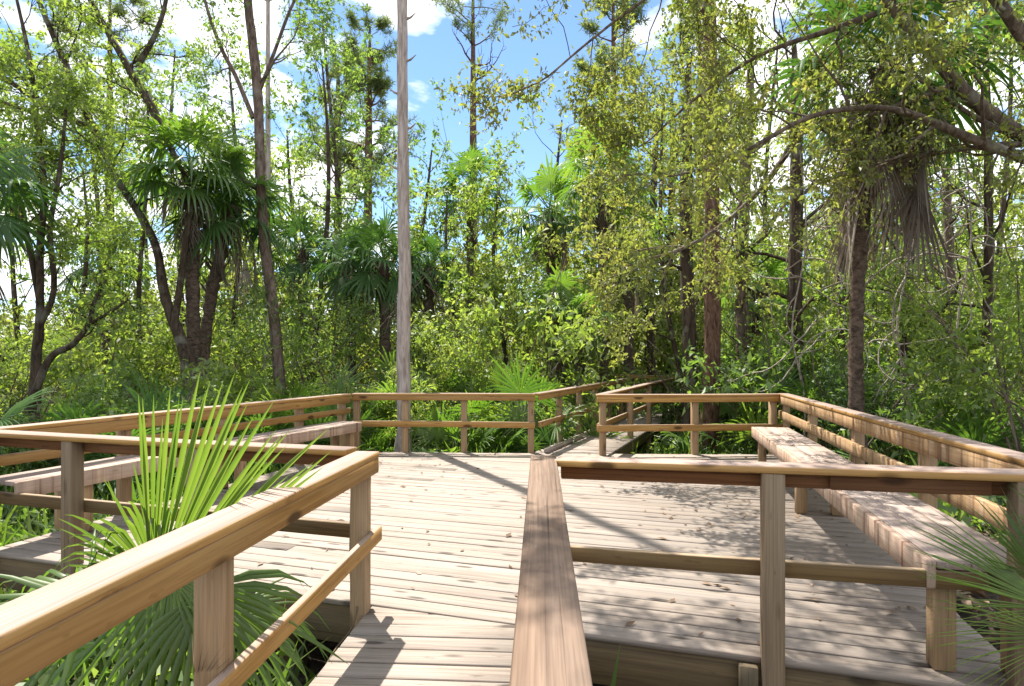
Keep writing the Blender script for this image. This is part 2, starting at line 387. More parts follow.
def planks(mb, poly, u, bw=0.14, gap=0.012, th=0.034, z=0.0, seed=1, start=0.0, butts=True):
    """deck boards along u, cut to the polygon"""
    rng = np.random.default_rng(seed)
    poly = [np.asarray(p, float) for p in poly]; u = nrm(u); v = np.array([-u[1], u[0]])
    pv = [np.dot(p, v) for p in poly]; s = min(pv) + start
    while s < max(pv):
        a, b = s + gap / 2, s + bw - gap / 2
        st = clip_poly(clip_poly(poly, v, b), -v, -a); s += bw
        if len(st) < 3: continue
        us = [np.dot(p, u) for p in st]
        lo, hi = min(us), max(us); cuts = [lo - 1]
        if butts and hi - lo > 3.8 and rng.random() < 0.12:
            cuts.append(lo + (hi - lo) * rng.choice([0.33, 0.5, 0.66]) + rng.normal(0, 0.02))
        cuts.append(hi + 1)
        for k in range(len(cuts) - 1):
            pc = clip_poly(clip_poly(st, u, cuts[k + 1] - 0.0015), -u, -cuts[k] - 0.0015)
            if len(pc) < 3: continue
            dz = rng.normal(0, 0.0015); tilt = rng.normal(0, 0.004); off = rng.random() * 40
            n = len(pc); cen = sum(pc) / n
            P = np.array(pc); vv = P @ v - (a + b) / 2
            zt = z + dz + tilt * vv
            ins = P + (cen - P) * (0.004 / np.maximum(np.linalg.norm(P - cen, axis=1), 0.05))[:, None]
            ins = P - np.sign(vv)[:, None] * v[None] * 0.004
            V = np.concatenate([np.column_stack([ins, zt]), np.column_stack([P, zt - 0.004]), np.column_stack([P, np.full(n, z - th)])])
            gg = np.column_stack([P @ u + off, vv + off * 0.37, np.zeros(n)])
            Gr = np.concatenate([gg, gg - [0, 0, 0.004], gg - [0, 0, th]])
            i = range(n)
            Fc = [list(i)] + [[n + k2, n + (k2 + 1) % n, (k2 + 1) % n, k2] for k2 in i] + [[2 * n + k2, 2 * n + (k2 + 1) % n, n + (k2 + 1) % n, n + k2] for k2 in i] + [[2 * n + k2 for k2 in reversed(i)]]
            mb.add(V, Fc, Gr, rng.random())

A = np.array([-4.06, 4.61]); B = np.array([2.36, 2.64]); C = np.array([4.12, 9.10]); D = np.array([-2.57, 9.40])
U = nrm(B - A)
def near(x): return 3.365 - 0.307 * x

deck = thing('wooden_deck', 'broad pale weathered plank deck in the middle of the woods', 'deck', (0, 6, 0))
def dpart(name, mb, mat, root, org): return mb.build(name, mat, root, origin=org)
mb = MB(); planks(mb, [A, B, C, D], U, seed=3); dpart('deck_boards', mb, M['deck'], deck, (0, 6, 0))
def rim(p, q, z, h, mat, root, org, inset=0.03, name='rim_joist'):
    mb = MB(); c = (A + B + C + D) / 4
    p = np.asarray(p, float); q = np.asarray(q, float)
    beam(mb, [*p, z - 0.036 - h / 2], [*q, z - 0.036 - h / 2], 0.04, h); mb.build(name, mat, root, origin=org)
v_in = np.array([-U[1], U[0]])
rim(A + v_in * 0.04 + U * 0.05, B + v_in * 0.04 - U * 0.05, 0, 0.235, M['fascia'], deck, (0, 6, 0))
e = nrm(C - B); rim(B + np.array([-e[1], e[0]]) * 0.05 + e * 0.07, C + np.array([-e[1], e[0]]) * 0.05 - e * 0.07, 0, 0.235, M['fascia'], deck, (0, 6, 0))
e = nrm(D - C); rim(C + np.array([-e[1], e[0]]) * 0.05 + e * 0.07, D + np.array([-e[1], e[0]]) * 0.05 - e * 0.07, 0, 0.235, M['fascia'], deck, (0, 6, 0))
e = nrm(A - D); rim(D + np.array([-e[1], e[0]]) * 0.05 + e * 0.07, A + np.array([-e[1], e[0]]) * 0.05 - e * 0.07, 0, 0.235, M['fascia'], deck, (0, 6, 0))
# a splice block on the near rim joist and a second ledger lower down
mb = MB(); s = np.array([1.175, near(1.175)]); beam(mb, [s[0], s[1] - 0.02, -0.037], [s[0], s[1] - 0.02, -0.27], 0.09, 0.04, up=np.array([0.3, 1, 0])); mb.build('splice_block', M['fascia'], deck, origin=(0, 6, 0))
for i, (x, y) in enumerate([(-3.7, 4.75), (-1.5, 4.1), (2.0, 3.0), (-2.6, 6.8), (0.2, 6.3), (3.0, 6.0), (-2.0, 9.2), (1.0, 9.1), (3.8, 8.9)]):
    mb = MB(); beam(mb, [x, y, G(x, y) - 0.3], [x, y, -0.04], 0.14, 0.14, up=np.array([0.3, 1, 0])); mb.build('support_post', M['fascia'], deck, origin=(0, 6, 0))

# entry walkway (towards the camera)
W = nrm([0.06, 1.0]); wu = np.array([W[1], -W[0]])
entry = thing('entry_walkway', 'narrow plank walkway leading onto the deck between two handrails', 'walkway', (-0.4, 1, 0))
def lx(y): return -0.93 + 0.10 * (y - 2.73)
def rx(y): return 0.13 + 0.047 * (y - 2.73)
p1 = np.array([lx(3.62), near(lx(3.62)) - 0.012]); p2 = np.array([rx(3.3), near(rx(3.3)) - 0.012])
mb = MB(); planks(mb, [[lx(-1.5), -1.5], [rx(-1.5), -1.5], p2, p1], wu, seed=9, z=-0.004); mb.build('walkway_boards', M['deck'], entry, origin=(-0.4, 1, 0))
for fx in (lambda y: lx(y) + 0.05, lambda y: rx(y) - 0.05):
    mb = MB(); beam(mb, [fx(-1.5), -1.5, -0.145], [fx(3.25), 3.25, -0.145], 0.04, 0.2); mb.build('side_joist', M['fascia'], entry, origin=(-0.4, 1, 0))

# exit walkway at the far corner
X = nrm([0.425, 1.0]); xr = np.array([X[1], -X[0]])
E0 = np.array([0.33, 9.30]); F0 = np.array([1.36, 9.02 + 0.2])
exitw = thing('exit_walkway', 'narrow plank walkway leaving the far side of the deck into the woods', 'walkway', (1, 9.3, 0))
L_ = 7.6
mb = MB(); planks(mb, [E0 + X * 0.03, E0 + X * L_, E0 + X * L_ + xr * 1.12, E0 + xr * 1.12 + X * 0.46 ][::-1], xr, seed=12, z=0.0); mb.build('walkway_boards', M['deck'], exitw, origin=(1, 9.3, 0))
for k in (0.06, 1.06):
    p = E0 + xr * k + X * 0.45; q = E0 + xr * k + X * (L_ - .05)
    mb = MB(); beam(mb, [*p, -0.135], [*q, -0.135], 0.04, 0.2); mb.build('side_joist', M['fascia'], exitw, origin=(1, 9.3, 0))
p = E0 + xr * 0.2 + X * 0.05; q = E0 + xr * 0.2 + X * 5.5
mb = MB(); beam(mb, [*p, 0.03], [*q, 0.03], 0.09, 0.05); mb.build('kerb_board', M['seat'], exitw, origin=(1, 9.3, 0))
for k, a_ in ((0.1, 2.0), (1.0, 2.0), (0.1, 5.0), (1.0, 5.0), (0.1, 7.3), (1.0, 7.3)):
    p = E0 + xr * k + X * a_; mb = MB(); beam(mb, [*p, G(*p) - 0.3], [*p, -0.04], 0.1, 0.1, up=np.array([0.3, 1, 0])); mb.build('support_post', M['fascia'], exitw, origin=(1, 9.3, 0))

# ------------------------------------------------------------------ railings
def railing(label, p0, p1, inward, posts, z0=0.93, z1=0.93, low=(0.45, 0.45), lowh=0.09, bh=0.085, capw=0.146, boardmat='board', lowmat=None,
            postbot=None, pw=0.094, capmat='greycap', postmat='post', group='timber railings of the deck', low_ext=(0, 0), cap_ext=(0, 0), extra=None, board_ext=(0, 0)):
    p0 = np.asarray(p0, float); p1 = np.asarray(p1, float); d = nrm(p1 - p0); n = nrm(inward); L = np.linalg.norm(p1 - p0)
    org = (*((p0 + p1) / 2), 0.0)
    r = thing('railing', label, 'railing', org, group)
    def P(t, off, z): q = p0 + d * t + n * off; return [q[0], q[1], z]
    zt = lambda t: z0 + (z1 - z0) * t / L
    zl = lambda t: low[0] + (low[1] - low[0]) * t / L
    ct = 0.036
    mb = MB(); beam(mb, P(-cap_ext[0], 0, zt(0) - ct / 2), P(L + cap_ext[1], 0, zt(L) - ct / 2), capw, ct, ch=0.005); mb.build('top_rail', M[capmat], r, origin=org)
    mb = MB(); beam(mb, P(0.002 - board_ext[0], 0.050, zt(0) - ct - bh / 2 - 0.001), P(L - 0.002 + board_ext[1], 0.050, zt(L) - ct - bh / 2 - 0.001), 0.038, bh); mb.build('rail_board', M[boardmat], r, origin=org)
    mb = MB(); beam(mb, P(0.002 - low_ext[0], 0.050, zl(0) - lowh / 2), P(L - 0.002 + low_ext[1], 0.050, zl(L) - lowh / 2), 0.038, lowh); mb.build('lower_rail', M[lowmat or boardmat], r, origin=org)
    for t_ in posts:
        q = P(t_, -0.017, 0); zb = G(q[0], q[1]) - 0.25 if postbot is None else postbot
        mb = MB(); beam(mb, [q[0], q[1], zb], [q[0], q[1], zt(t_) - ct - 0.002], pw, pw, up=np.array([n[0], n[1], 0.0])); mb.build('post', M[postmat], r, origin=org)
    if extra:
        for (a, b) in extra:
            mb = MB(); zc = lambda t: zt(t) - ct - 0.012 - 0.035
            beam(mb, P(a, 0.012, zc(a)), P(b, 0.012, zc(b)), 0.034, 0.07); mb.build('nailer_strip', M['darkboard'], r, origin=org)
    return r, P, L

def tpos(p0, p1, px):
    """distance along p0->p1 at which the line crosses image column px"""
    k = (px - CX) / F; d = nrm(np.asarray(p1) - np.asarray(p0)); p0 = np.asarray(p0)
    return (k * p0[1] - p0[0]) / (d[0] - k * d[1])

# left handrail of the entry walkway: inner top edge through (0,638) and (379,452)
pl1 = np.array([-0.865, 3.60]); pl0 = np.array([-1.23, 0.20]); dl = nrm(pl1 - pl0); nl = np.array([dl[1], -dl[0]])
railing('sunlit topped left handrail of the entry walkway with knotty orange face', pl0, pl1, nl,
        [tpos(pl0, pl1, 219), np.linalg.norm(pl1 - pl0) - 0.07, 0.3], low=(0.37, 0.468), cap_ext=(0, 0.0), low_ext=(0, 0.06), lowh=0.085, bh=0.088)
# right handrail, passing just below the camera
pr1 = np.array([0.178, 3.40]); pr0 = np.array([0.005, -0.30]); dr_ = nrm(pr1 - pr0)
railing('flat capped right handrail of the entry walkway running straight ahead', pr0, pr1, np.array([-dr_[1], dr_[0]]),
        [0.4, 2.2], low=(0.42, 0.44), cap_ext=(0, 0.05), capmat='cap')
# near edge of the deck, both sides of the walkway (posts on the outside)
q0 = np.array([0.29, near(0.29) + 0.045]); q1 = np.array([2.42, near(2.42) + 0.02])
railing('near right railing of the deck with thin square post standing in front of planks', q0, q1, v_in,
        [tpos(q0, q1, 772), tpos(q0, q1, 1024)], z0=0.934, z1=0.99, low=(0.436, 0.50), lowh=0.082, boardmat='darkboard', lowmat='oliveboard', postmat='darkpost', cap_ext=(0.045, 0.16), board_ext=(0.03, 0), extra=[(tpos(q0, q1, 830), tpos(q0, q1, 992))], pw=0.105, low_ext=(0, -0.25))
q0 = np.array([-4.2, near(-4.2) + 0.0]); q1 = np.array([-1.05, near(-1.05) + 0.03])
railing('near left railing of the deck partly hidden by the bright fan palm', q0, q1, v_in,
        [0.12, tpos(q0, q1, 75), np.linalg.norm(q1 - q0) - 1.1], low=(0.455, 0.455), pw=0.1, boardmat='darkboard', lowmat='oliveboard', postmat='darkpost', low_ext=(0, 0.12), cap_ext=(0, 0.06), extra=[(tpos(q0, q1, 100), tpos(q0, q1, 178))])
# right side
q0 = np.array([2.60, 2.62]); q1 = np.array([4.19, 9.26]); d = nrm(q1 - q0)
railing('rain streaked railing along the right side of the deck behind the long bench', q0, q1, np.array([-d[1], d[0]]),
        [0.1, tpos(q0, q1, 925), tpos(q0, q1, 856), tpos(q0, q1, 811), np.linalg.norm(q1 - q0) - 0.1], z0=0.968, z1=0.925, low=(0.66, 0.66), lowh=0.12, bh=0.118, boardmat='drip')
# left side
q0 = np.array([-4.24, 4.30]); q1 = np.array([-2.56, 9.32]); d = nrm(q1 - q0)
railing('brown railing along the left side of the deck behind the left bench', q0, q1, np.array([d[1], -d[0]]),
        [0.35, tpos(q0, q1, 125), tpos(q0, q1, 222), tpos(q0, q1, 300), np.linalg.norm(q1 - q0) - 0.12], z0=0.93, z1=0.915, low=(0.72, 0.70), lowh=0.088, bh=0.1)
# far edge, left and right of the exit walkway
q0 = np.array([-2.50, 9.42]); q1 = np.array([0.36, 9.33])
railing('far railing of the deck in front of the bare grey trunk', q0, q1, np.array([0.0, -1.0]),
        [0.06, tpos(q0, q1, 405), tpos(q0, q1, 464), tpos(q0, q1, 531)], z0=0.915, z1=0.915, low=(0.49, 0.475), boardmat='board', bh=0.07)
q0 = np.array([1.27, 9.04]); q1 = np.array([4.14, 9.24])
railing('far railing right of the exit walkway in front of the reddish trunk', q0, q1, np.array([0.06, -1.0]),
        [0.1, tpos(q0, q1, 695), np.linalg.norm(q1 - q0) - 0.12], z0=0.925, z1=0.92, low=(0.465, 0.46), lowh=0.1, bh=0.08)
# exit walkway rails
q0 = E0 + X * 0.12 + xr * 0.0; q1 = q0 + X * 6.9
railing('left railing of the exit walkway climbing away beside palmettos', q0, q1, xr,
        [1.2, 2.4, 3.6, 4.8, 6.0, 6.8], z0=0.915, z1=0.93, low=(0.47, 0.47), bh=0.07)
q0 = E0 + X * 0.2 + xr * 1.02; q1 = q0 + X * 7.2
railing('right railing of the exit walkway ending beside the slim dark trunks', q0, q1, -xr,
        [tpos(q0, q1, 629.5), tpos(q0, q1, 648), tpos(q0, q1, 664), 7.1], z0=0.925, z1=0.93, low=(0.47, 0.47), bh=0.07)
q0 = E0 + X * 7.55 - xr * 0.5; q1 = E0 + X * 7.75 + xr * 1.3
railing('short end railing closing the exit walkway deep in the woods', q0, q1, -X, [0.1, 0.9, 1.7], z0=1.0, z1=0.96, low=(0.5, 0.47), bh=0.07)

# ------------------------------------------------------------------ benches
def bench(label, f0, f1, w, h, side, legs, endcap=True):
    """f0,f1 front top edge in plan; side = unit vector to the back"""
    f0 = np.asarray(f0, float); f1 = np.asarray(f1, float); d = nrm(f1 - f0); s = nrm(side); L = np.linalg.norm(f1 - f0)
    org = (*((f0 + f1) / 2 + s * w / 2), 0.0)
    r = thing('bench', label, 'bench', org, 'built-in benches along the deck sides')
    def P(t, o, z): q = f0 + d * t + s * o; return [q[0], q[1], z]
    nb = 3; bw = (w - 0.042) / nb
    for i in range(nb):
        o = 0.042 + bw * (i + 0.5); mb = MB()
        beam(mb, P(0, o, h - 0.018), P(L, o, h - 0.018), bw - 0.005, 0.036); mb.build('seat_board', M['seat'], r, origin=org)
    mb = MB(); beam(mb, P(0, 0.02, h - 0.068), P(L, 0.02, h - 0.068), 0.038, 0.132); mb.build('front_board', M['seatface'], r, origin=org)
    for t_ in legs:
        mb = MB(); beam(mb, P(t_, 0.042 + 0.055, 0.003), P(t_, 0.042 + 0.055, h - 0.04), 0.094, 0.094, up=np.array([s[0], s[1], 0])); mb.build('leg', M['post'], r, origin=org)
        mb = MB(); beam(mb, P(t_, 0.15, h - 0.09), P(t_, w - 0.03, h - 0.09), 0.04, 0.09); mb.build('bracket', M['fascia'], r, origin=org)
        mb = MB(); beam(mb, P(t_, w - 0.06, 0.003), P(t_, w - 0.06, h - 0.14), 0.094, 0.094, up=np.array([s[0], s[1], 0])); mb.build('leg', M['post'], r, origin=org)
    return r
HB = 0.54
def bpt(px, py): Y = (CH - HB) * F / (py - HY); return at(px, Y)[:2]
f1 = bpt(751.4, 426.6); f0 = bpt(927, 560.5); d = nrm(f1 - f0)
Lb = np.linalg.norm(f1 - f0)
bench('long bench along the right railing with dripped streaks down its front', f0, f1, 0.47, HB, np.array([d[1], -d[0]]), [0.10, tpos(f0, f1, 790), Lb - 0.25])
f1 = np.array([-2.19, 8.75]); f0 = np.array([-3.76, 4.56]); d = nrm(f1 - f0); Lb = np.linalg.norm(f1 - f0)
bench('long bench along the left railing behind the bright fan palm', f0, f1, 0.42, HB, np.array([-d[1], d[0]]), [tpos(f0, f1, 92), tpos(f0, f1, 247), Lb - 0.15])

# ------------------------------------------------------------------ vegetation generators
def tree_parts(name, label, cat, base, tubes, tips, barkm, leafm, rng, per, spread, Ls, Ws, group=None, nt=7, down=0.35, crownname='crown', nup=0.7, keep=None):
    r = thing(name, label, cat, base, group)
    mb = MB()
    for (p, q, lv) in tubes:
        tube(mb, p, q, nt if lv == 0 else (5 if lv == 1 else 3), 0.5, 0.05 if lv == 0 else 0, rng)
    mb.build('trunk', barkm, r, origin=base, smooth=True)
    tips = np.asarray(tips)
    if keep is not None and len(tips): tips = tips[keep(tips)]
    if len(tips):
        mb = MB(); foliage(mb, rng, tips, per, spread, Ls, Ws, down=down, nup=nup); mb.build(crownname, leafm, r, origin=base)
    return r

def px_path(pts, Y, rads, n=5, seed=0, jit=0.0):
    """pts [(px,py[,dY])] -> smoothed 3-D path and radii (px widths)"""
    P = []; R = []
    for q, w in zip(pts, rads):
        y = Y + (q[2] if len(q) > 2 else 0); P.append([*at(q[0], y, q[1])]); R.append(w / 2 / F * y)
    P = np.array(P); S = smooth_path(np.column_stack([P, R]), n)
    return S[:, :3], S[:, 3]

def palm(name, label, base, top, rng, tr=0.13, nf=20, R=0.75, pet=0.75, skirt=8, mat='palm', group='cabbage palms', curve=(0, 0), skirtlen=1.0, emin=-35, boots=True, nseg=22):
    base = np.asarray(base, float); top = np.asarray(top, float)
    r = thing(name, label, 'palm', base, group)
    H = top[2] - base[2]; n = max(8, int(H / 0.12)); ts = np.linspace(0, 1, n)
    P = base[None] * (1 - ts)[:, None] + top[None] * ts[:, None]
    P[:, 0] += curve[0] * np.sin(ts * math.pi); P[:, 1] += curve[1] * np.sin(ts * math.pi)
    rad = tr * (1.18 - 0.3 * np.minimum(ts * 3, 1)) * (1 + 0.06 * np.cos(np.arange(n) * math.pi)) * (1 + rng.normal(0, 0.05, n))
    mb = MB(); tube(mb, P, rad, 9, 0.5, 0.07, rng)
    # old leaf bases clasping the upper trunk
    if boots:
        for k in range(34):
            t_ = 1 - 0.35 * rng.random() ** 1.2; i = int(t_ * (n - 1)); a = k * 2.4
            o = np.array([math.cos(a), math.sin(a), 0]); p = P[i] + o * tr * 0.8
            tube(mb, [p, p + o * 0.07 + UP * 0.10, p + o * 0.17 + UP * 0.24], [0.035, 0.03, 0.012], 4)
    mb.build('trunk', M['palmtrunk'], r, origin=base)
    mb = MB(); c = P[-1]
    for k in range(nf):
        f = k / (nf - 1); el = math.radians(82 - (82 - emin) * f ** 0.85 + rng.normal(0, 7)); a = k * 2.39996 + rng.normal(0, 0.2)
        o = np.array([math.cos(a) * math.cos(el), math.sin(a) * math.cos(el), math.sin(el)])
        hub = c + o * pet * rng.uniform(0.8, 1.15) - UP * 0.12 * pet * math.cos(el)
        petiole(mb, c + UP * 0.05 * rng.random(), hub, 0.05 * math.cos(el), 0.018, 0.010, 0.7)
        ax = nrm(o - UP * 0.25 * math.cos(el) + rng.normal(0, 0.1, 3)); nr = nrm(UP - ax * ax[2] + np.array([math.cos(a), math.sin(a), 0]) * -0.35 + rng.normal(0, 0.15, 3))
        fan(mb, rng, hub, ax, nr, R * rng.uniform(0.85, 1.15), nseg=nseg, span=250, droop=0.24 + 0.16 * f, split=0.42, pleat=0.015, tone=0.65 - 0.45 * f + rng.normal(0, 0.12), hang=0.35)
    mb.build('crown', M[mat], r, origin=base)
    if skirt:
        mb = MB()
        for k in range(skirt):
            a = k * 2.39996 + rng.random(); o = np.array([math.cos(a), math.sin(a), 0.0])
            dn = rng.random() ** 1.3
            hub = c + o * (tr + 0.10 + 0.22 * rng.random()) - UP * (0.15 + 1.0 * dn * skirtlen)
            petiole(mb, c - UP * (0.1 + 0.5 * dn), hub, 0.12, 0.014, 0.008, 0.4)
            ax = nrm(o * 0.08 - UP + rng.normal(0, 0.13, 3))
            fan(mb, rng, hub, ax, o + rng.normal(0, 0.3, 3), R * rng.uniform(0.5, 1.1) * skirtlen, nseg=rng.integers(6, 14), span=rng.uniform(30, 85), droop=0.05, split=0.3, tone=rng.random(), wid=0.55)
        mb.build('dead_fronds', M['deadfan'], r, origin=base)
    return r

def palmetto(name, label, base, rng, nf=9, R=0.55, pet=0.7, mat='palmetto', group='palmettos among the undergrowth', el0=(20, 80), nseg=22):
    base = np.asarray(base, float); r = thing(name, label, 'palmetto', base, group)
    for k in range(nf):
        a = k * 2.39996 + rng.normal(0, 0.3); el = math.radians(rng.uniform(*el0)); mb = MB()
        o = np.array([math.cos(a) * math.cos(el), math.sin(a) * math.cos(el), math.sin(el)])
        hub = base + o * pet * rng.uniform(0.7, 1.2); petiole(mb, base, hub, 0.05, 0.012, 0.007, 0.8)
        ax = nrm(o + rng.normal(0, 0.15, 3)); nr = nrm(UP * 0.7 - np.array([o[0], o[1], 0]) + rng.normal(0, 0.25, 3))
        fan(mb, rng, hub, ax, nr, R * rng.uniform(0.8, 1.2), nseg=nseg, span=230, droop=0.16, split=0.36, tone=rng.random() * 0.8, pleat=0.015, wid=0.9)
        mb.build('fan', M[mat], r, origin=base)
    return r

def shrub_mesh(rng, h, w, per=14, Ls=0.09, Ws=0.045, stems=6, spread=0.16):
    tubes = []; tips = []
    for k in range(stems):
        a = rng.random() * 6.28; d = np.array([math.cos(a) * w, math.sin(a) * w, h])
        grow(rng, np.array([math.cos(a), math.sin(a), 0]) * 0.1, d, np.linalg.norm(d) * 0.75, 0.022, 0, 2, tubes, tips, up=0.02, wander=0.2, nch=(3, 4), ratio=0.5, ang=50, segs=5)
    return tubes, tips

def shrub(name, label, base, rng, h=2.0, w=0.8, mat='leafA', per=10, Ls=0.09, Ws=0.045, group='leafy shrubs', stems=6, spread=0.17):
    tubes, tips = shrub_mesh(rng, h, w, stems=stems)
    base = np.asarray(base, float); tubes = [([p + base for p in P], q, l) for P, q, l in tubes]; tips = [p + base for p in tips]
    r = thing(name, label, 'shrub', base, group)
    mb = MB()
    for (p, q, lv) in tubes: tube(mb, p, q, 4 if lv == 0 else 3)
    for k in range(7):
        a = rng.random() * 6.28; d = nrm([math.cos(a) * 0.5 * w, math.sin(a) * 0.5 * w, h]); p = base + rng.normal(0, 0.35, 3) * [1, 1, 0]; pts = [p]
        for q_ in range(9): d = nrm(d + rng.normal(0, 0.16, 3)); p = p + d * h * rng.uniform(0.12, 0.2); pts.append(p)
        tube(mb, pts, np.linspace(0.02, 0.005, 10), 4)
    mb.build('stems', M['barkbrown'], r, origin=base)
    mb = MB(); foliage(mb, rng, tips, per, spread, Ls, Ws); mb.build('leaves', M[mat], r, origin=base)
    return r

def gat(px, Y): p = at(px, Y); p[2] = G(p[0], p[1]) - 0.03; return p
R_ = np.random.default_rng

# ------------------------------------------------------------------ the bare trunk beyond the far railing
b = gat(404, 10.6)
P, Rd = px_path([(404, 460), (404, 380), (404, 250), (403, 150), (402, 60), (402, -60), (400, -260), (398, -420)], 10.6, [14.5, 13.5, 12.5, 11.5, 10.5, 10, 8, 4], 5)
r = thing('bare_trunk', 'tall bare grey tree trunk rising straight behind the far railing', 'tree', b)
mb = MB(); P[:, 0] += R_(3).normal(0, 0.006, len(P)); Rd[:4] *= np.array([1.5, 1.22, 1.1, 1.04]); tube(mb, P, Rd, 12, 0.5, 0.05, R_(1)); rg = R_(2)
for py, s in ((62, 1), (95, -1), (20, 1), (170, -1), (-40, -1), (130, 1)):
    p = at(403, 10.6, py); tube(mb, [p, p + np.array([s * 0.14, -.03, 0.03]), p + np.array([s * 0.24, -0.06, 0.10])], [0.035, 0.02, 0.006], 5)
mb.build('trunk', M['snag'], r, origin=b, smooth=True)

# ------------------------------------------------------------------ the oak whose limbs come in from the right
rg = R_(11); tubes = []; tips = []
bo = np.array([9.2, 7.6, G(9.2, 7.6) - 0.1])
oak = thing('oak_tree', 'spreading oak at the right edge with arching limbs over the bench', 'tree', bo)
trunk = smooth_path([[*bo, .34], [9.0, 7.4, 1.2, .29], [8.6, 7.2, 2.6, .25], [8.0, 7.0, 3.7, .22]], 4); tubes.append((trunk[:, :3], trunk[:, 3], 0))
def limb(pts, Y, wid, start=None, kids=9, lv=1, kl=1.3, side=None, seed=0, upb=0.05, mx=3, t0=0.1, ratio=0.6, nch=(2, 4)):
    P, Rd = px_path(pts, Y, wid, 5)
    if start is not None: P = np.vstack([np.asarray(start)[None], P]); Rd = np.concatenate([[Rd[0] * 1.1], Rd])
    tubes.append((P, Rd, lv))
    for k in range(kids):
        i = int((t0 + (1 - t0) * (k + rg.random()) / kids) * (len(P) - 1)); i = min(max(i, 1), len(P) - 2)
        d = nrm(P[i + 1] - P[i]); ax = nrm(np.cross(d, rg.normal(0, 1, 3))); a = math.radians(rg.uniform(35, 75))
        grow(rg, P[i], d * math.cos(a) + ax * math.sin(a), kl * rg.uniform(0.7, 1.3), Rd[i] * 0.5, lv + 1, mx, tubes, tips, up=upb, wander=0.28, nch=nch, ratio=ratio, ang=50, segs=5)
    grow(rg, P[-1], nrm(P[-1] - P[-2]), kl * 0.8, Rd[-1], lv + 1, mx, tubes, tips, up=upb, wander=0.25, nch=nch, ratio=ratio, ang=45, segs=5)
# heavy limb across the top right corner, then the long arching branch
limb([(1060, 152), (1010, 128), (965, 92), (925, 45), (890, 5), (850, -45), (790, -120)], 6.6, [17, 15, 13, 12, 10, 8, 5], start=[8.0, 7.0, 3.7], kids=10, kl=1.5)
limb([(1075, 175), (1020, 157), (960, 134), (905, 112), (860, 108), (810, 117), (765, 140), (725, 162), (690, 172)], 6.3, [13, 11, 9, 7, 6, 5, 4, 3, 2.5], start=[8.0, 7.0, 3.6], kids=13, kl=1.1)
limb([(1040, 60), (980, -20), (900, -90), (780, -160), (660, -230)], 6.0, [13, 11, 9, 7, 4], start=[8.0, 7.0, 3.8], kids=11, kl=1.4)
limb([(850, -45), (760, -60), (690, -30), (630, 10), (585, 45), (550, 75)], 6.2, [5, 5, 4, 3, 2.5, 2], kids=9, kl=0.9)
limb([(900, 5), (830, 30), (760, 55), (700, 95), (660, 130)], 6.7, [7, 6, 4, 3, 2], kids=8, kl=0.9)
limb([(780, -160), (640, -190), (540, -170), (480, -120)], 5.7, [10, 8, 5, 3], kids=9, kl=1.0)
limb([(810, 117), (760, 190), (700, 240), (640, 262)], 7.6, [7, 5, 4, 2], kids=9, kl=1.1)
limb([(480, -120), (440, -260), (380, -330)], 4.6, [4, 3, 2], kids=4, kl=0.6)
mb = MB()
for (p, q, lv) in tubes: tube(mb, p, q, 10 if lv == 0 else (8 if lv == 1 else (4 if lv == 2 else 3)), 0.5, 0.05 if lv < 2 else 0, rg)
mb.build('trunk', M['barkoak'], oak, origin=bo, smooth=True)
tips = np.array(tips); mb = MB()
print('oak tips', len(tips))
foliage(mb, rg, tips, 32, 0.12, 0.056, 0.026, down=0.5, nup=0.5); mb.build('crown', M['oak'], oak, origin=bo)

# ------------------------------------------------------------------ left group: leaning tree, palms, curved tree
def custom_tree(name, label, Y, main, wid, branches, leafm, barkm, seed, per=15, spread=0.15, Ls=0.078, Ws=0.035, kl=1.2, kids=8, mx=3, group=None, up=0.08, t0=0.45, basepx=None, nch=(2, 4)):
    rg = R_(seed); tubes = []; tips = []
    P, Rd = px_path(main, Y, wid, 5); tubes.append((P, Rd, 0))
    b = P[0].copy(); b[2] = min(b[2], G(b[0], b[1]) - 0.03)
    P[0] = b
    def kidsof(P, Rd, n, t0, kl):
        for k in range(n):
            i = min(max(int((t0 + (1 - t0) * (k + rg.random()) / n) * (len(P) - 1)), 1), len(P) - 2)
            d = nrm(P[i + 1] - P[i]); ax = nrm(np.cross(d, rg.normal(0, 1, 3))); a = math.radians(rg.uniform(35, 80))
            grow(rg, P[i], d * math.cos(a) + ax * math.sin(a), kl * rg.uniform(0.6, 1.3), max(Rd[i] * 0.4, 0.012), 2, mx, tubes, tips, up=up, wander=0.25, nch=nch, ratio=0.6, ang=50, segs=5)
    kidsof(P, Rd, kids, t0, kl)
    for bp, bw, n in branches:
        Q, Rq = px_path(bp, Y, bw, 4); tubes.append((Q, Rq, 1)); kidsof(Q, Rq, n, 0.25, kl * 0.85)
    return tree_parts(name, label, 'tree', b, tubes, tips, barkm, leafm, rg, per, spread, Ls, Ws, group)

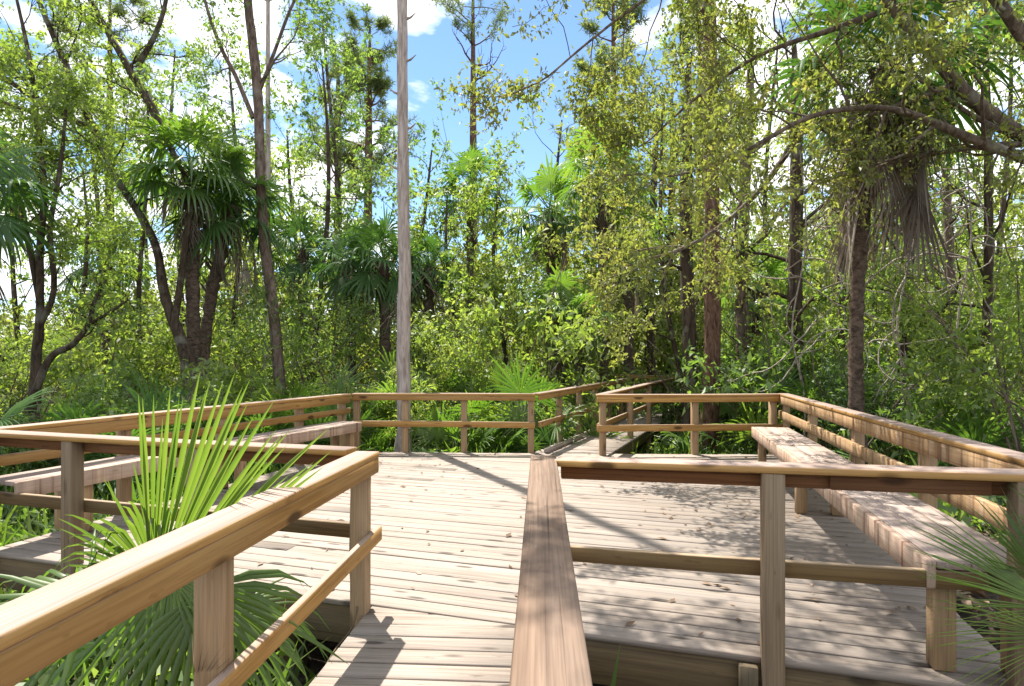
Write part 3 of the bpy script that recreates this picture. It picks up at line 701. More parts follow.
custom_tree('leaning_tree', 'leaning tree with forked dark limbs beside the skirted palm', 12.6,
            [(197, 440), (190, 372), (183, 345), (166, 300), (157, 250), (140, 215), (118, 180), (92, 125), (66, 65), (30, -20), (0, -90)], [21, 16, 12, 10, 8, 7.5, 7, 7, 6, 4, 2],
            [([(166, 140), (150, 105), (135, 80), (118, 50), (90, 0), (70, -60)], [9, 9, 8, 7, 5, 3], 7),
             ([(95, 128), (60, 115), (25, 90), (-10, 75)], [7, 5, 4, 3], 6), ([(140, 62), (155, 35), (165, 5), (172, -40)], [6, 5, 4, 3], 5),
             ([(175, 320), (186, 240), (190, 190), (166, 140)], [7, 6.5, 6, 6], 2)],
            M['leafA'], M['barkdark'], 21, per=19, kids=14, kl=1.5, t0=0.5)
custom_tree('curved_tree', 'tall slim brown tree with a gently curved trunk right of the skirted palm', 13.4,
            [(281, 440), (279, 370), (272, 300), (263, 225), (260, 150), (257, 85), (250, 20), (244, -40), (236, -140), (232, -220)], [14, 11.5, 11, 10, 9.5, 9, 8.5, 7, 5, 3],
            [([(253, 118), (235, 75), (222, 50), (208, 12), (195, -40)], [5, 4.5, 4, 3.5, 2], 6), ([(261, 190), (243, 180), (236, 165), (222, 150)], [6, 5, 4, 3], 1),
             ([(258, 95), (275, 50), (290, 10), (310, -30)], [4, 3.5, 3, 2], 5)],
            M['leafB'], M['barkbrown'], 22, per=11, kids=8, kl=1.3, t0=0.55, Ls=0.075, Ws=0.03)
custom_tree('forked_tree', 'slender multi stemmed tree at the left edge above the big palm frond', 10.5,
            [(34, 440), (36, 365), (40, 320), (40, 255), (44, 190), (38, 130), (30, 60), (10, -30)], [12, 10, 8, 7, 6, 5, 4, 2],
            [([(38, 330), (54, 290), (50, 230), (60, 170), (66, 110)], [6, 5.5, 5, 4, 2.5], 5), ([(40, 300), (28, 240), (12, 190), (-10, 120)], [7, 6, 5, 3], 5),
             ([(-20, 60), (5, 78), (35, 100), (60, 122)], [4, 5, 4, 2], 4), ([(-20, 95), (10, 105), (30, 112), (55, 128)], [4, 4, 4, 2], 4)],
            M['leafA'], M['barkdark'], 23, per=19, kids=10, kl=1.1, t0=0.4)
custom_tree('crooked_sapling', 'thin crooked sapling with bare twigs between the forked tree and leaning tree', 10.0,
            [(18, 440), (48, 362), (72, 345), (88, 325), (95, 300), (106, 280)], [9, 7, 6, 5, 4, 2],
            [([(88, 325), (110, 312), (128, 300)], [4, 3, 2], 2)], M['leafB'], M['barkdark'], 24, per=4, kids=5, kl=0.5, Ls=0.07, Ws=0.03, mx=3)
def P3(px, Y, py): return at(px, Y, py)
palm('cabbage_palm', 'skirted cabbage palm standing between leaning tree and curved tree', gat(196, 13.0), P3(190, 13.0, 172), R_(31), tr=0.16, nf=22, R=0.95, pet=0.85, skirt=16, skirtlen=1.2)
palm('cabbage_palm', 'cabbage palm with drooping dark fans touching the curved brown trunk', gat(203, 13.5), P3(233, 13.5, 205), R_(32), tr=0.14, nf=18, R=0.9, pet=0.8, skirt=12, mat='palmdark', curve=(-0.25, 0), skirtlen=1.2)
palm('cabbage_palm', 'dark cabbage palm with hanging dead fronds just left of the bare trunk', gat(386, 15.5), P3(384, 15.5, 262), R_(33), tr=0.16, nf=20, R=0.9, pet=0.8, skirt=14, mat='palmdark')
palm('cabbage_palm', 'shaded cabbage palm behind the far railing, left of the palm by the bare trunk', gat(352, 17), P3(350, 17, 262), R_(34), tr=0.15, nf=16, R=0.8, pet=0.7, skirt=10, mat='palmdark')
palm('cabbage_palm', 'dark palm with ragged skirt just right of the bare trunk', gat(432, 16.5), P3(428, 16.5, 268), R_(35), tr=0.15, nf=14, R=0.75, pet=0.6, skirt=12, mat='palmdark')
palm('cabbage_palm', 'small bright palm top seen against clouds below the sparse pine', gat(470, 21), P3(470, 21, 190), R_(36), tr=0.15, nf=18, R=0.95, pet=0.9, skirt=6)
palm('cabbage_palm', 'sunlit palm with brown skirt rising above the exit walkway', gat(552, 19), P3(550, 19, 212), R_(37), tr=0.17, nf=20, R=1.0, pet=0.9, skirt=16, skirtlen=1.2)
palm('cabbage_palm', 'tall palm on a slim pale trunk directly behind the exit walkway', gat(605, 16.5), P3(601, 16.5, 172), R_(38), tr=0.125, nf=22, R=0.95, pet=0.9, skirt=12, skirtlen=1.1)
palm('cabbage_palm', 'squat palm with drooping grey skirt left of the exit walkway', gat(560, 15), P3(560, 15, 305), R_(39), tr=0.15, nf=12, R=0.75, pet=0.5, skirt=12)
palm('cabbage_palm', 'squat palm with pale tattered skirt at the exit walkway railing', gat(580, 14.6), P3(580, 14.6, 318), R_(40), tr=0.14, nf=12, R=0.7, pet=0.5, skirt=12)
palm('cabbage_palm', 'palm with rusty skirt between the exit walkway and the reddish trunk', gat(628, 17.5), P3(630, 17.5, 240), R_(41), tr=0.17, nf=16, R=0.85, pet=0.7, skirt=18, skirtlen=1.2)
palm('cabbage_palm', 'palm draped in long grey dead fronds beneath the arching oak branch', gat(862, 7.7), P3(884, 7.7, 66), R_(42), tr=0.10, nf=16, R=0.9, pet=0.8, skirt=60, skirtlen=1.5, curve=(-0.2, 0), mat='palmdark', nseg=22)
palm('cabbage_palm', 'distant palm between the forked tree and the leaning trunk', gat(105, 19), P3(105, 19, 262), R_(45), tr=0.15, nf=16, R=0.9, pet=0.8, skirt=10)
palm('cabbage_palm', 'distant palm between the curved brown trunk and the dark palms', gat(305, 20), P3(303, 20, 250), R_(46), tr=0.15, nf=16, R=0.9, pet=0.8, skirt=10, mat='palmdark')
palm('cabbage_palm', 'low palm in the thicket right of the thick reddish trunk', gat(755, 14.5), P3(757, 14.5, 290), R_(47), tr=0.15, nf=14, R=0.8, pet=0.7, skirt=14)
palm('cabbage_palm', 'palm at the left edge with one dark fan hanging into view', gat(-60, 8.5), P3(-45, 8.5, 190), R_(43), tr=0.15, nf=16, R=0.85, pet=0.8, skirt=4, mat='palmdark')
palm('cabbage_palm', 'palm whose fans reach down at the top right corner above the oak limb', gat(1080, 11), P3(1040, 11, -20), R_(44), tr=0.14, nf=18, R=0.9, pet=0.8, skirt=6)

# ------------------------------------------------------------------ trunks on the right
def trunk_tree(name, label, px, Y, top, wid, barkm, leafm, seed, dx=0, kids=9, kl=1.6, per=13, Ls=0.085, Ws=0.04, t0=0.5, group='slim trunks in the woods', mx=3, spread=0.16, wob=3):
    custom_tree(name, label, Y, [(px + dx * f_ + wob * math.sin(f_ * 5 + seed) * (f_ > 0.05), 440 + (top - 440) * f_) for f_ in (0, 0.15, 0.4, 0.6, 0.8, 1.0)], [wid * 1.15, wid, wid * 0.92, wid * 0.85, wid * 0.7, wid * 0.3], [], leafm, barkm, seed, per=per, kids=kids, kl=kl, t0=t0, Ls=Ls, Ws=Ws, group=group, mx=mx, spread=spread)
trunk_tree('shaded_tree', 'thick reddish brown trunk behind the far railing right of the exit walkway', 709, 11.2, -200, 17, M['barkred'], M['leafB'], 51, dx=4, t0=0.6, kids=8)
trunk_tree('shaded_tree', 'dark rough trunk just left of the thick reddish trunk', 690, 12.6, 60, 15, M['barkdark'], M['leafA'], 52, dx=-2, t0=0.3, kids=12)
trunk_tree('shaded_tree', 'brown trunk just right of the thick reddish trunk', 743, 13.5, 20, 13, M['barkbrown'], M['leafA'], 53, dx=6, t0=0.3, kids=12)
trunk_tree('shaded_tree', 'leafy dark trunk behind the far end of the right bench', 800, 11.5, 40, 15, M['barkdark'], M['leafB'], 54, dx=-8, t0=0.2, kids=14)
trunk_tree('shaded_tree', 'slim dark trunk beyond the middle of the rain streaked railing', 905, 11.0, 30, 11, M['barkdark'], M['leafB'], 55, dx=5, t0=0.25, kids=12)
trunk_tree('shaded_tree', 'thin dark trunk near the right edge behind the tangled vines', 984, 10.0, 0, 9, M['barkdark'], M['leafA'], 56, dx=4, t0=0.3, kids=11)
trunk_tree('shaded_tree', 'thin brown trunk between the vine tangle and the right edge', 950, 12.5, 30, 9, M['barkbrown'], M['leafB'], 57, dx=-4, t0=0.2, kids=12)
trunk_tree('shaded_tree', 'slender leaning trunk close to the draped palm', 838, 13.0, 60, 9, M['barkbrown'], M['leafA'], 58, dx=12, t0=0.25, kids=12)
trunk_tree('shaded_tree', 'slim dark trunk at the end of the exit walkway', 652, 19.5, 100, 9, M['barkdark'], M['leafA'], 59, dx=3, t0=0.2, kids=11, kl=1.9)
trunk_tree('shaded_tree', 'thin trunk right of the end railing of the exit walkway', 672, 21, 90, 8, M['barkdark'], M['leafA'], 60, dx=-3, t0=0.2, kids=11, kl=1.9)
# mid-distance leafy trees
for px, Y, top, sd, mt, lab, dx in [
    (318, 19, 60, 61, 'leafB', 'leafy green tree left of the bare trunk behind the left corner post', 4),
    (335, 23, 20, 62, 'leafB', 'taller thin leafy tree between the curved tree and bare trunk', -6),
    (448, 17, 200, 63, 'leafA', 'yellow green leafy tree right of the bare trunk under the blue sky', 6),
    (505, 18, 190, 64, 'leafA', 'bushy yellow green tree behind the last post of the far railing', -5),
    (686, 14.2, 110, 65, 'oak', 'olive leafy tree leaning over the exit walkway', -30),
    (150, 17, 90, 66, 'leafA', 'sunny leafy tree behind the leaning tree', -10),
    (75, 17, 170, 67, 'leafA', 'light leafy tree behind the crooked sapling', 6),
    (228, 20, 60, 68, 'leafB', 'green tree seen between the two left palms and the curved tree', 6),
    (-20, 14, 60, 69, 'leafA', 'leafy tree at the far left edge behind the forked tree', 10),
    (560, 24, 120, 70, 'leafA', 'feathery light tree above the sunlit skirted palm', 5),
    (770, 17, 30, 71, 'leafA', 'tall leafy tree behind the far corner of the right railing', 5),
    (880, 16, 20, 72, 'leafB', 'tall leafy tree behind the draped palm', 5),
    (95, 22, 110, 74, 'leafB', 'mid height tree behind the gap right of the forked tree', -5),
    (290, 24, 130, 75, 'leafA', 'pale leafy tree just right of the curved brown trunk', 5),
    (175, 26, 50, 76, 'leafB', 'tall tree rising directly behind the skirted palm', 5),
    (15, 21, 90, 77, 'leafB', 'tree behind the left edge palm fans', 8),
    (418, 22, 150, 78, 'leafB', 'green tree right beside the upper bare trunk', 6),
    (245, 30, 150, 79, 'leafA', 'far pale tree left of the curved brown trunk', 6),
    (135, 30, 190, 80, 'leafA', 'far sunny tree seen under the leaning trunk', 6),
    (1000, 15, -20, 73, 'leafA', 'tall leafy tree filling the right edge behind the oak limbs', 4)]:
    trunk_tree('leafy_tree', lab, px, Y, top, 5, M['barkdark'], M[mt], sd, dx=dx, t0=0.15, kids=16, kl=0.095 * Y + 0.2, per=15, Ls=0.0064 * Y, Ws=0.0031 * Y, group='leafy trees behind the deck', spread=0.012 * Y, wob=8)

# ------------------------------------------------------------------ pines in the distance
def pine(label, px, Y, top, wid, seed, lowest, dens=14, lean=0, kl=2.2, per=16, bare=0, bk='barkred'):
    rg = R_(seed); tubes = []; tips = []
    b = gat(px, Y); P, Rd = px_path([(px, 420), (px + lean * .4, 250), (px + lean * .7, 120), (px + lean, top)], Y, [wid * 1.3, wid, wid * 0.75, wid * 0.2], 8); P[0] = b; tubes.append((P, Rd, 0))
    zl = CH - (lowest - HY) / F * Y; zt = P[-1][2]
    for k in range(dens):
        z = zl + (zt - zl) * (k + rg.random()) / dens; i = int(np.argmin(abs(P[:, 2] - z))); a = rg.random() * 6.28
        L = kl * (0.55 + 0.6 * (zt - z) / (zt - zl)) * rg.uniform(0.6, 1.2)
        tt = [] if k < bare else tips
        grow(rg, P[i], [math.cos(a), math.sin(a), 0.35], L, Rd[i] * 0.42, 1, 2, tubes, tt, up=0.12, wander=0.25, nch=(3, 5), ratio=0.45, ang=45, segs=5)
    tt = np.array(tips); r = thing('pine_tree', label, 'tree', b, 'pines rising above the woods')
    mb = MB()
    for (p, q, lv) in tubes: tube(mb, p, q, 7 if lv == 0 else 4)
    mb.build('trunk', M[bk], r, origin=b)
    mb = MB(); C_ = np.repeat(tt, per, 0); Dd = rg.normal(0, 1, C_.shape); Dd[:, 2] += 0.5
    leaf_quads(mb, rg, C_ + rg.normal(0, 0.05, C_.shape), Dd, 0.30, 0.035, nup=0.2); mb.build('crown', M['needle'], r, origin=b)
pine('sparse pine with bare lower branches standing alone against the blue sky', 473, 36, -30, 9, 81, 115, dens=16, kl=2.6, bare=6, per=12)
pine('dense pine against the clouds just left of the bare trunk', 366, 30, 25, 9, 82, 200, dens=34, kl=2.3, lean=4)
pine('pine crown against the cloud behind the left side of the bare trunk', 338, 38, 60, 8, 83, 200, dens=26, kl=2.5)
pine('straight pale pine close behind the curved brown tree', 268, 20, -240, 6.5, 84, 20, dens=16, kl=2.0, bk='snag')
pine('tall pine behind the hanging oak leaves right of the blue sky', 616, 27, -40, 9, 85, 190, dens=30, kl=2.0, lean=-3)
pine('pine top half hidden behind the oak foliage above the reddish trunk', 700, 32, 0, 9, 86, 170, dens=26, kl=2.4)
pine('pine at the upper left behind the leaning tree', 110, 30, -20, 9, 87, 150, dens=26, kl=2.4)

# ------------------------------------------------------------------ undergrowth
SH = [  # px, Y, height, width, leaf, label
    (60, 8.6, 1.6, 0.7, 'leafB', 'low green shrub behind the left end of the left railing'),
    (150, 9.8, 1.5, 0.8, 'leafB', 'mid green shrub behind the left bench and fan palm'),
    (240, 11.2, 2.0, 0.9, 'leafA', 'sunlit shrub at the foot of the curved brown tree'),
    (352, 11.8, 1.6, 0.7, 'leafA', 'green shrub behind the far corner post'),
    (432, 12.4, 1.9, 0.7, 'leafA', 'light green shrub just right of the bare trunk behind the railing'),
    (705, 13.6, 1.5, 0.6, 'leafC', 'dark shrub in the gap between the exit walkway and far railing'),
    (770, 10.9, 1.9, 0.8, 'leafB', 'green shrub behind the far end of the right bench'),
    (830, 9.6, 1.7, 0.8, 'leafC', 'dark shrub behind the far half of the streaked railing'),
    (890, 8.4, 1.7, 0.8, 'leafB', 'leafy shrub behind the middle of the streaked railing'),
    (1035, 7.0, 2.4, 0.8, 'leafA', 'bright yellow green bush at the right edge beyond the streaked railing'),
    (110, 13.5, 3.0, 1.2, 'leafA', 'tall bright bush between the forked tree and leaning tree'),
    (20, 13.0, 2.9, 1.2, 'leafA', 'bright bush at the left edge behind the forked stems'),
    (325, 14.5, 3.0, 1.2, 'leafB', 'tall mid green bush between the curved tree and the dark palms'),
    (465, 14.5, 3.2, 1.2, 'leafA', 'tall yellow green bush behind the middle of the far railing'),
    (525, 14.0, 3.0, 1.2, 'leafA', 'bushy yellow green thicket behind the corner of the exit walkway'),
    (735, 16.0, 3.2, 1.0, 'leafA', 'yellow green thicket behind the thick reddish trunk'),
    (735, 13.8, 3.2, 1.2, 'leafB', 'leafy thicket right of the thick reddish trunk'),
    (825, 12.6, 3.4, 1.2, 'leafA', 'pale leafy thicket under the draped palm'),
    (900, 11.8, 3.4, 1.2, 'leafB', 'tall leafy thicket behind the vine tangle'),
    (980, 10.8, 3.2, 1.2, 'leafA', 'tall light thicket beyond the right railing near the picture edge'),
    (210, 15.0, 3.0, 1.2, 'leafA', 'sunny thicket behind the twin palm trunks'),
]
for i, (px, Y, h, w, mt, lab) in enumerate(SH):
    shrub('leafy_shrub', lab, gat(px, Y), R_(200 + i), h * R_(900 + i).uniform(0.75, 1.2), w, mt, per=[9, 13, 7, 16][i % 4], Ls=[0.10, 0.075, 0.13, 0.06][i % 4] * (1 if h < 2.5 else 1.2), Ws=[0.03, 0.036, 0.055, 0.03][i % 4] * (1 if h < 2.5 else 1.2), spread=0.16 if h < 2.5 else 0.22)

PM = [
    (512, 10.7, 0.85, 1.35, 'palmetto', 'bright green palmetto behind the right end of the far railing'),
    (536, 12.4, 0.9, 1.5, 'palmetto', 'brightest palmetto beside the exit walkway railing'),
    (540, 10.9, 0.6, 0.5, 'palmdark', 'dark palmetto under the exit walkway railing'),
    (440, 10.6, 0.7, 0.85, 'palmetto', 'low palmetto between the bare trunk and next far railing post'),
    (380, 11.0, 0.6, 0.55, 'palm', 'small palmetto at the foot of the bare trunk'),
    (742, 10.9, 0.85, 1.3, 'palmetto', 'bright palmetto right of the thick reddish trunk'),
    (795, 10.4, 0.85, 1.4, 'palm', 'tall palmetto behind the far corner of the streaked railing'),
    (262, 10.2, 0.8, 1.15, 'palm', 'glossy palmetto between the twin palm trunks and curved tree'),
    (165, 9.2, 0.85, 1.2, 'palmdark', 'dark palmetto below the leaning tree'),
    (95, 8.4, 0.85, 1.1, 'palmdark', 'dark palmetto just behind the left railing'),
    (318, 10.2, 0.8, 1.15, 'palm', 'palmetto fans behind the left far corner of the deck'),
    (690, 10.7, 0.55, 0.35, 'palmdark', 'low palmetto below the far railing beside the reddish trunk'),
    (488, 10.6, 0.5, 0.35, 'palm', 'strappy low palmetto behind the far railing middle posts'),
    (210, 10.4, 0.75, 1.1, 'palm', 'green palmetto at the foot of the leaning tree'),
    (470, 10.9, 0.7, 0.8, 'palm', 'mid green palmetto behind the second gap of the far railing'),
    (395, 12.5, 0.8, 1.2, 'palm', 'tall palmetto hidden partly by the bare trunk'),
    (840, 10.2, 0.8, 1.2, 'palm', 'green palmetto behind the streaked railing beyond the bench middle'),
    (925, 9.0, 0.75, 1.0, 'palm', 'green palmetto below the vine tangle'),
    (298, 11.4, 0.9, 1.4, 'palmetto', 'sunlit palmetto left of the far corner post'),
    (350, 10.9, 0.75, 0.9, 'palmetto', 'light palmetto right behind the far corner post'),
    (452, 12.2, 0.9, 1.5, 'palmetto', 'tall sunlit palmetto right of the bare trunk'),
    (492, 12.8, 0.9, 1.5, 'palm', 'tall green palmetto behind the third gap of the far railing'),
    (425, 14.0, 1.0, 1.6, 'palmetto', 'light palmetto deep behind the bare trunk'),
    (970, 7.6, 0.8, 0.9, 'palm', 'green palmetto behind the near half of the streaked railing'),
    (862, 8.8, 0.6, 0.5, 'palmdark', 'dark low palmetto behind the streaked railing'),
]
for i, (px, Y, R0, pt, mt, lab) in enumerate(PM):
    palmetto('palmetto', lab, gat(px, Y), R_(300 + i), nf=11, R=R0, pet=pt, mat=mt, el0=(12, 80))
# large blue-green frond at the left edge
rg = R_(350); b = gat(-30, 6.6); r = thing('palmetto', 'large blue green frond sweeping up at the left edge over the railing', 'palmetto', b, 'palmettos among the undergrowth')
for hubpx, hpy, apx, apy, Rr in ((0, 420, 70, 375, 0.72), (-25, 400, -5, 330, 0.7), (-40, 440, 20, 440, 0.6)):
    mb = MB(); hub = at(hubpx, 6.6, hpy); ax = at(apx, 6.6, apy) - hub
    petiole(mb, b, hub, 0.1, 0.014, 0.01); fan(mb, rg, hub, ax, np.array([-0.6, -0.55, 0.7]), Rr, nseg=26, span=150, droop=0.14, split=0.3, tone=0.5)
    mb.build('fan', M['palmdark'], r, origin=b)

# ground cover: ferns, grass tufts, litter and the woods far behind read as masses
rg = R_(400)
def inside_deck(x, y):
    P = np.column_stack([x, y]); ins = np.ones(len(P), bool); poly = [A, B, C, D]
    for i in range(4):
        a, b = poly[i], poly[(i + 1) % 4]; e = b - a
        ins &= (e[0] * (P[:, 1] - a[1]) - e[1] * (P[:, 0] - a[0])) > -0.12 * np.linalg.norm(e)
    w = (x > -1.1) & (x < 0.3) & (y < 3.6)
    q = np.column_stack([x - E0[0], y - E0[1]]); k = q @ xr; l = q @ X
    return ins | w | ((k > -0.15) & (k < 1.25) & (l > -0.2) & (l < 8.0))
n = 30000
Y = 3 + 15 * rg.random(n) ** 0.8; x = (rg.random(n) * 1.24 - 0.62) * 2 * 0.62 * Y * 1.25
ok = ~inside_deck(x, Y) & ~((x > 1.9) & (Y < 5.5)); x, Y = x[ok], Y[ok]
P = np.column_stack([x, Y, gz(x, Y)]); Dd = rg.normal(0, 0.45, P.shape); Dd[:, 2] += 0.9
mb = MB(); leaf_quads(mb, rg, P, Dd, 0.42, 0.035, nup=0.1, vary=0.4, bend=0.45, rr=rg.random(len(P)))
tag(mb.build('grass', M['palmetto']), 'strappy green grass and fern blades around the deck', 'grass', kind='stuff')
n = 42000
Y = 2.2 + 18 * rg.random(n) ** 0.8; x = (rg.random(n) - 0.5) * 2 * 0.95 * Y
ok = ~inside_deck(x, Y) & ~((x > 1.9) & (Y < 4.6)) & ~((x > -1.35) & (Y < 3.8)); x, Y = x[ok], Y[ok]
P = np.column_stack([x, Y, gz(x, Y) + 0.05 + 0.42 * rg.random(len(x)) ** 1.5]); Dd = rg.normal(0, 1, P.shape)
mb = MB(); leaf_quads(mb, rg, P, Dd, 0.10, 0.048, nup=0.9, rr=rg.random(len(P)))
tag(mb.build('undergrowth', M['leafB']), 'low leafy ground cover around the deck', 'ground cover', kind='stuff')
n = 9000
Y = 1.5 + 9 * rg.random(n); x = rg.random(n) * 6.0 + 1.7 + 0.22 * (Y - 2.6)
ok = ~inside_deck(x, Y); x, Y = x[ok], Y[ok]
P = np.column_stack([x, Y, gz(x, Y) + 0.012 + 0.03 * rg.random(len(x))]); Dd = rg.normal(0, 1, P.shape); Dd[:, 2] *= 0.25
mb = MB(); leaf_quads(mb, rg, P, Dd, 0.10, 0.045, nup=1.6, rr=rg.random(len(P)))
tag(mb.build('leaf_litter', M['litter']), 'dry fallen leaves heaped beside the right edge of the deck', 'leaf litter', kind='stuff')
n = 900
x = rg.uniform(-4, 4.2, n); Y = rg.uniform(2.7, 9.4, n); P2 = np.column_stack([x, Y]); ok = np.ones(n, bool); poly = [A, B, C, D]
for i in range(4):
    a, b = poly[i], poly[(i + 1) % 4]; e = b - a; ok &= (e[0] * (Y - a[1]) - e[1] * (x - a[0])) > 0.05 * np.linalg.norm(e)
wt = 0.25 + 0.75 * (x > 1.2); ok &= rg.random(n) < wt; x, Y = x[ok], Y[ok]
P = np.column_stack([x, Y, np.full(len(x), 0.006)]); Dd = rg.normal(0, 1, P.shape); Dd[:, 2] = 0.05 * rg.random(len(P))
mb = MB(); leaf_quads(mb, rg, P, Dd, 0.055, 0.026, nup=3.0, bend=-0.12, rr=rg.random(len(P)) * 0.7)
tag(mb.build('fallen_leaves', M['litter']), 'scattered small dry leaves lying on the deck planks', 'leaves', kind='stuff')
# far woods: dense thicket 22-48 m away
mb = MB()
n = 520; Y = 20 + 28 * rg.random(n); px = rg.random(n) * 1500 - 240; x = (px - CX) / F * Y
top = np.interp(px, [-250, 0, 60, 130, 330, 420, 520, 700, 1300], [3.5, 4.2, 3.0, 3.6, 6.0, 6.5, 6.8, 8.5, 10.0])
for i in range(n):
    h = top[i] * (0.35 + 0.95 * rg.random() ** 1.5); c = np.array([x[i], Y[i], gz(x[i], Y[i])])
    k = int(30 + 10 * h); tp = c + np.column_stack([rg.normal(0, 0.9, k), rg.normal(0, 0.9, k), h * rg.random(k) ** 0.75])
    foliage(mb, rg, tp, 13, 0.28, 0.2, 0.10)
tag(mb.build('far_woods', M['farwood']), 'sunlit far thicket of yellow green woods behind everything', 'woods', kind='stuff')

# tangled dry vines on the right
rg = R_(500)
for lab, cx, cy, Y in (('tangle of pale dry vines looping above the streaked railing', 905, 300, 8.8), ('loose dry vines hanging close to the right edge', 965, 265, 8.4), ('dry bare twigs hanging below the draped palm', 800, 310, 9.6)):
    b = gat(cx, Y); r = thing('dry_vines', lab, 'vine', b, 'dry vines on the right'); mb = MB()
    stem = smooth_path([b, at(cx + 5, Y, 400), at(cx - 8, Y, 330), at(cx + 6, Y, 240), at(cx, Y, 150)], 5)
    tube(mb, stem, np.linspace(0.02, 0.008, len(stem)), 5)
    for k in range(20):
        p = stem[rg.integers(5, len(stem) - 1)]; d = nrm(rg.normal(0, 1, 3) * [1, 0.4, 0.8]); pts = [p]; w_ = rg.normal(0, 0.16, 3)
        for q_ in range(rg.integers(8, 18)): d = nrm(d + np.cross(w_, d) + rg.normal(0, 0.12, 3) - UP * 0.03); p = p + d * 0.13; pts.append(p)
        tube(mb, pts, np.linspace(0.012, 0.005, len(pts)), 4)
    mb.build('vines', M['vine'], r, origin=b)

# ------------------------------------------------------------------ foreground fan palm (left) and blades (right)
rg = R_(601); b = np.array([-1.62, 2.55, G(-1.62, 2.55) - 0.02])
r = thing('fan_palm', 'young fan palm with glowing backlit fan beside the left handrail', 'palm', b)
ms = MB()
def hero(name, hub, tipdir, nrml, R, span, droop, nseg=30, split=0.55, tone=0.5, mat='palmetto', pleat=0.018, wid=1.0):
    mb = MB(); petiole(ms, b, hub, 0.06, 0.014, 0.009, 0.6); fan(mb, rg, np.asarray(hub), np.asarray(tipdir), np.asarray(nrml, float), R, nseg=nseg, span=span, droop=droop, split=split, tone=tone, pleat=pleat, wid=wid)
    mb.build(name, M[mat], r, origin=b)
hub = at(152, 2.72, 604)
hero('fan', hub, at(244, 2.50, 400) - hub, [0.05, -1, -0.3], 1.10, 46, 0.02, nseg=28, split=0.66, tone=0.8, pleat=0.007, wid=1.1)
hub2 = at(160, 2.7, 590)
hero('fan', hub2, at(104, 2.6, 470) - hub2, [-0.15, -1, -0.2], 0.66, 80, 0.24, nseg=24, split=0.56, tone=0.65, pleat=0.01, wid=1.1)
hub3 = at(140, 2.75, 585)
hero('fan', hub3, at(95, 2.6, 500) - hub3, [-0.25, -0.9, 0.4], 0.62, 90, 0.6, nseg=13, split=0.3, tone=0.8, wid=0.7)
hero('fan', at(205, 2.5, 590), [0.35, -0.10, -0.55], [0.3, -0.6, 0.7], 0.62, 170, 0.25, nseg=22, tone=0.35, split=0.35)
hero('fan', at(170, 2.45, 575), [0.1, -0.2, -0.8], [0.1, -0.9, 0.3], 0.66, 150, 0.12, nseg=22, tone=0.3, split=0.35)
hero('fan', at(90, 2.55, 610), [-0.5, -0.2, 0.25], [-0.2, -0.5, 0.9], 0.62, 190, 0.35, nseg=22, tone=0.45, split=0.35)
hero('fan', at(235, 2.75, 612), [0.75, 0.0, -0.3], [0.2, -0.5, 0.9], 0.42, 150, 0.35, nseg=20, tone=0.45, split=0.35)
hero('fan', at(120, 2.9, 640), [-0.2, 0.2, 0.4], [0.2, -0.7, 0.6], 0.5, 190, 0.3, nseg=20, tone=0.4, mat='palm')
ms.build('stalks', M['palmetto'], r, origin=b)
mb = MB(); fan(mb, rg, at(195, 2.1, 690), at(222, 2.0, 640) - at(195, 2.1, 690), np.array([0.3, -1, 0.2]), 0.26, nseg=7, span=40, droop=0.02, split=0.2, tone=0.3, wid=0.6); mb.build('dead_fan', M['deadfan'], r, origin=b)

rg = R_(602); b = np.array([2.15, 2.22, G(2.15, 2.22) - 0.02])
r = thing('saw_palmetto', 'palmetto with narrow pale blades leaning over the near end of the right bench', 'palmetto', b)
ms = MB()
for hp, hy, Yh, tp, ty, R0, sp, dr0, tn in ((1055, 612, 2.35, 930, 545, 0.62, 75, 0.10, 0.6), (1065, 640, 2.3, 960, 640, 0.5, 90, 0.15, 0.8), (1050, 590, 2.5, 990, 500, 0.5, 85, 0.12, 0.35), (1080, 560, 2.4, 1020, 470, 0.45, 110, 0.18, 0.3)):
    mb = MB(); hub = at(hp, Yh, hy); petiole(ms, b, hub, 0.05, 0.012, 0.008, 0.6)
    fan(mb, rg, hub, at(tp, Yh + 0.1, ty) - hub, np.array([0.25, -0.75, 0.9]), R0, nseg=24, span=sp, droop=dr0, split=0.16, tone=tn + 0.15, wid=0.62); mb.build('fan', M['palmetto'], r, origin=b)
ms.build('stalks', M['palmetto'], r, origin=b)
# a thin cable hanging from the corner post of the left handrail
mb = MB(); tube(mb, smooth_path([at(351, 3.66, 498), at(350, 3.66, 560), at(352, 3.6, 590), at(357, 3.5, 605), at(352, 3.35, 628), at(335, 3.2, 650), at(318, 3.0, 680)], 5), np.full(31, 0.005), 5)
tag(mb.build('cable', M['fascia']), 'thin dark cable dangling beside the corner post of the left handrail', 'cable')

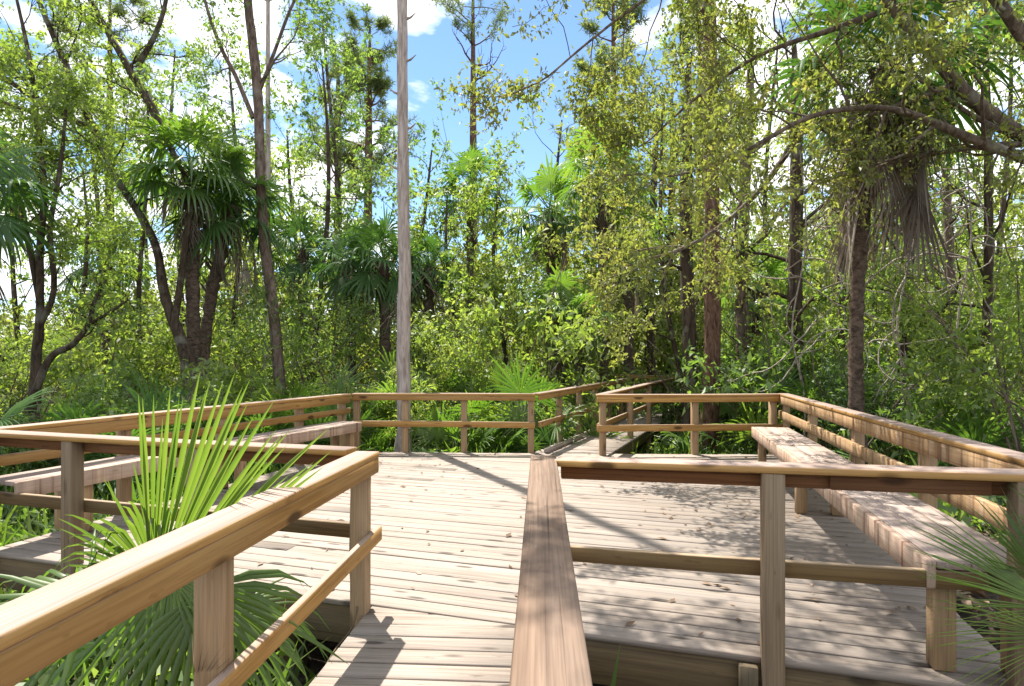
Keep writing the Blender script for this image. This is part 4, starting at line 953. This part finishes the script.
# ------------------------------------------------------------------ sky, sun, camera
az, el = math.radians(-28), math.radians(61.5)
S = Vector((math.sin(az) * math.cos(el), math.cos(az) * math.cos(el), math.sin(el)))
w = bpy.data.worlds.new('World'); sc.world = w; w.use_nodes = True; t = NT(w)
sky = t.n('ShaderNodeTexSky', sky_type='NISHITA', sun_disc=False, sun_elevation=el, sun_rotation=az, air_density=1.0, dust_density=0.0, ozone_density=5.0)
tc = t.n('ShaderNodeTexCoord'); sep = t.n('ShaderNodeSeparateXYZ'); t.l(tc.outputs['Generated'], sep.inputs[0])
zz = t.math('ADD', t.math('MAXIMUM', sep.outputs[2], 0.0), 0.22)
cb = t.n('ShaderNodeCombineXYZ'); t.l(t.math('DIVIDE', sep.outputs[0], zz), cb.inputs[0]); t.l(t.math('DIVIDE', sep.outputs[1], zz), cb.inputs[1])
cn = t.n('ShaderNodeTexNoise', i_Scale=3.4, i_Detail=10, i_Roughness=0.55, i_Distortion=0.35); t.l(cb.outputs[0], cn.inputs['Vector'])
# a clear patch of blue between the clouds
hd = nrm([0.02, 1.0, 0.36]); dp = t.n('ShaderNodeVectorMath', operation='DOT_PRODUCT'); t.l(tc.outputs['Generated'], dp.inputs[0]); dp.inputs[1].default_value = tuple(hd)
hole = t.n('ShaderNodeMapRange', i_1=0.955, i_2=0.995, i_3=0.06, i_4=-0.13); t.l(dp.outputs['Value'], hole.inputs[0])
cf = t.ramp(t.math('ADD', cn.outputs['Fac'], hole.outputs[0]), [(0.485, g3(0.0)), (0.58, g3(1.0))])
bg1 = t.n('ShaderNodeBackground', i_Strength=0.088); t.l(sky.outputs[0], bg1.inputs[0])
c2 = t.n('ShaderNodeTexNoise', i_Scale=4.0, i_Detail=6); t.l(cb.outputs[0], c2.inputs['Vector'])
bg2 = t.n('ShaderNodeBackground', i_Strength=0.74); t.l(t.ramp(c2.outputs['Fac'], [(0.35, (0.70, 0.73, 0.80)), (0.6, (1.0, 0.99, 0.98))]), bg2.inputs[0])
mx = t.n('ShaderNodeMixShader'); t.l(cf, mx.inputs[0]); t.l(bg1.outputs[0], mx.inputs[1]); t.l(bg2.outputs[0], mx.inputs[2])
o = t.n('ShaderNodeOutputWorld'); t.l(mx.outputs[0], o.inputs[0])

sun = bpy.data.lights.new('sun', 'SUN'); sun.energy = 4.3; sun.angle = math.radians(0.5); sun.color = (1.0, 0.94, 0.86)
so = bpy.data.objects.new('sun', sun); COL.objects.link(so); so.rotation_euler = S.to_track_quat('Z', 'Y').to_euler()

cam = bpy.data.cameras.new('camera'); cam.sensor_width = 36; cam.lens = 36 * F / 1024; cam.clip_start = 0.05; cam.clip_end = 600
cam.shift_y = (HY - 343) / 1024
co = bpy.data.objects.new('camera', cam); COL.objects.link(co); co.location = (0, 0, CH); co.rotation_euler = (math.radians(90), 0, 0); sc.camera = co

sc.view_settings.view_transform = 'Standard'; sc.view_settings.look = 'None'; sc.view_settings.gamma = 1; sc.view_settings.exposure = 1.45
sc.view_settings.use_curve_mapping = False
cy = sc.cycles; cy.max_bounces = 6; cy.diffuse_bounces = 4; cy.glossy_bounces = 2; cy.transmission_bounces = 4; cy.use_denoising = True
cy.sample_clamp_indirect = 6.0; cy.use_adaptive_sampling = False
cy.caustics_reflective = False; cy.caustics_refractive = False
print('verts', sum(len(o.data.vertices) for o in sc.objects if o.type == 'MESH'))
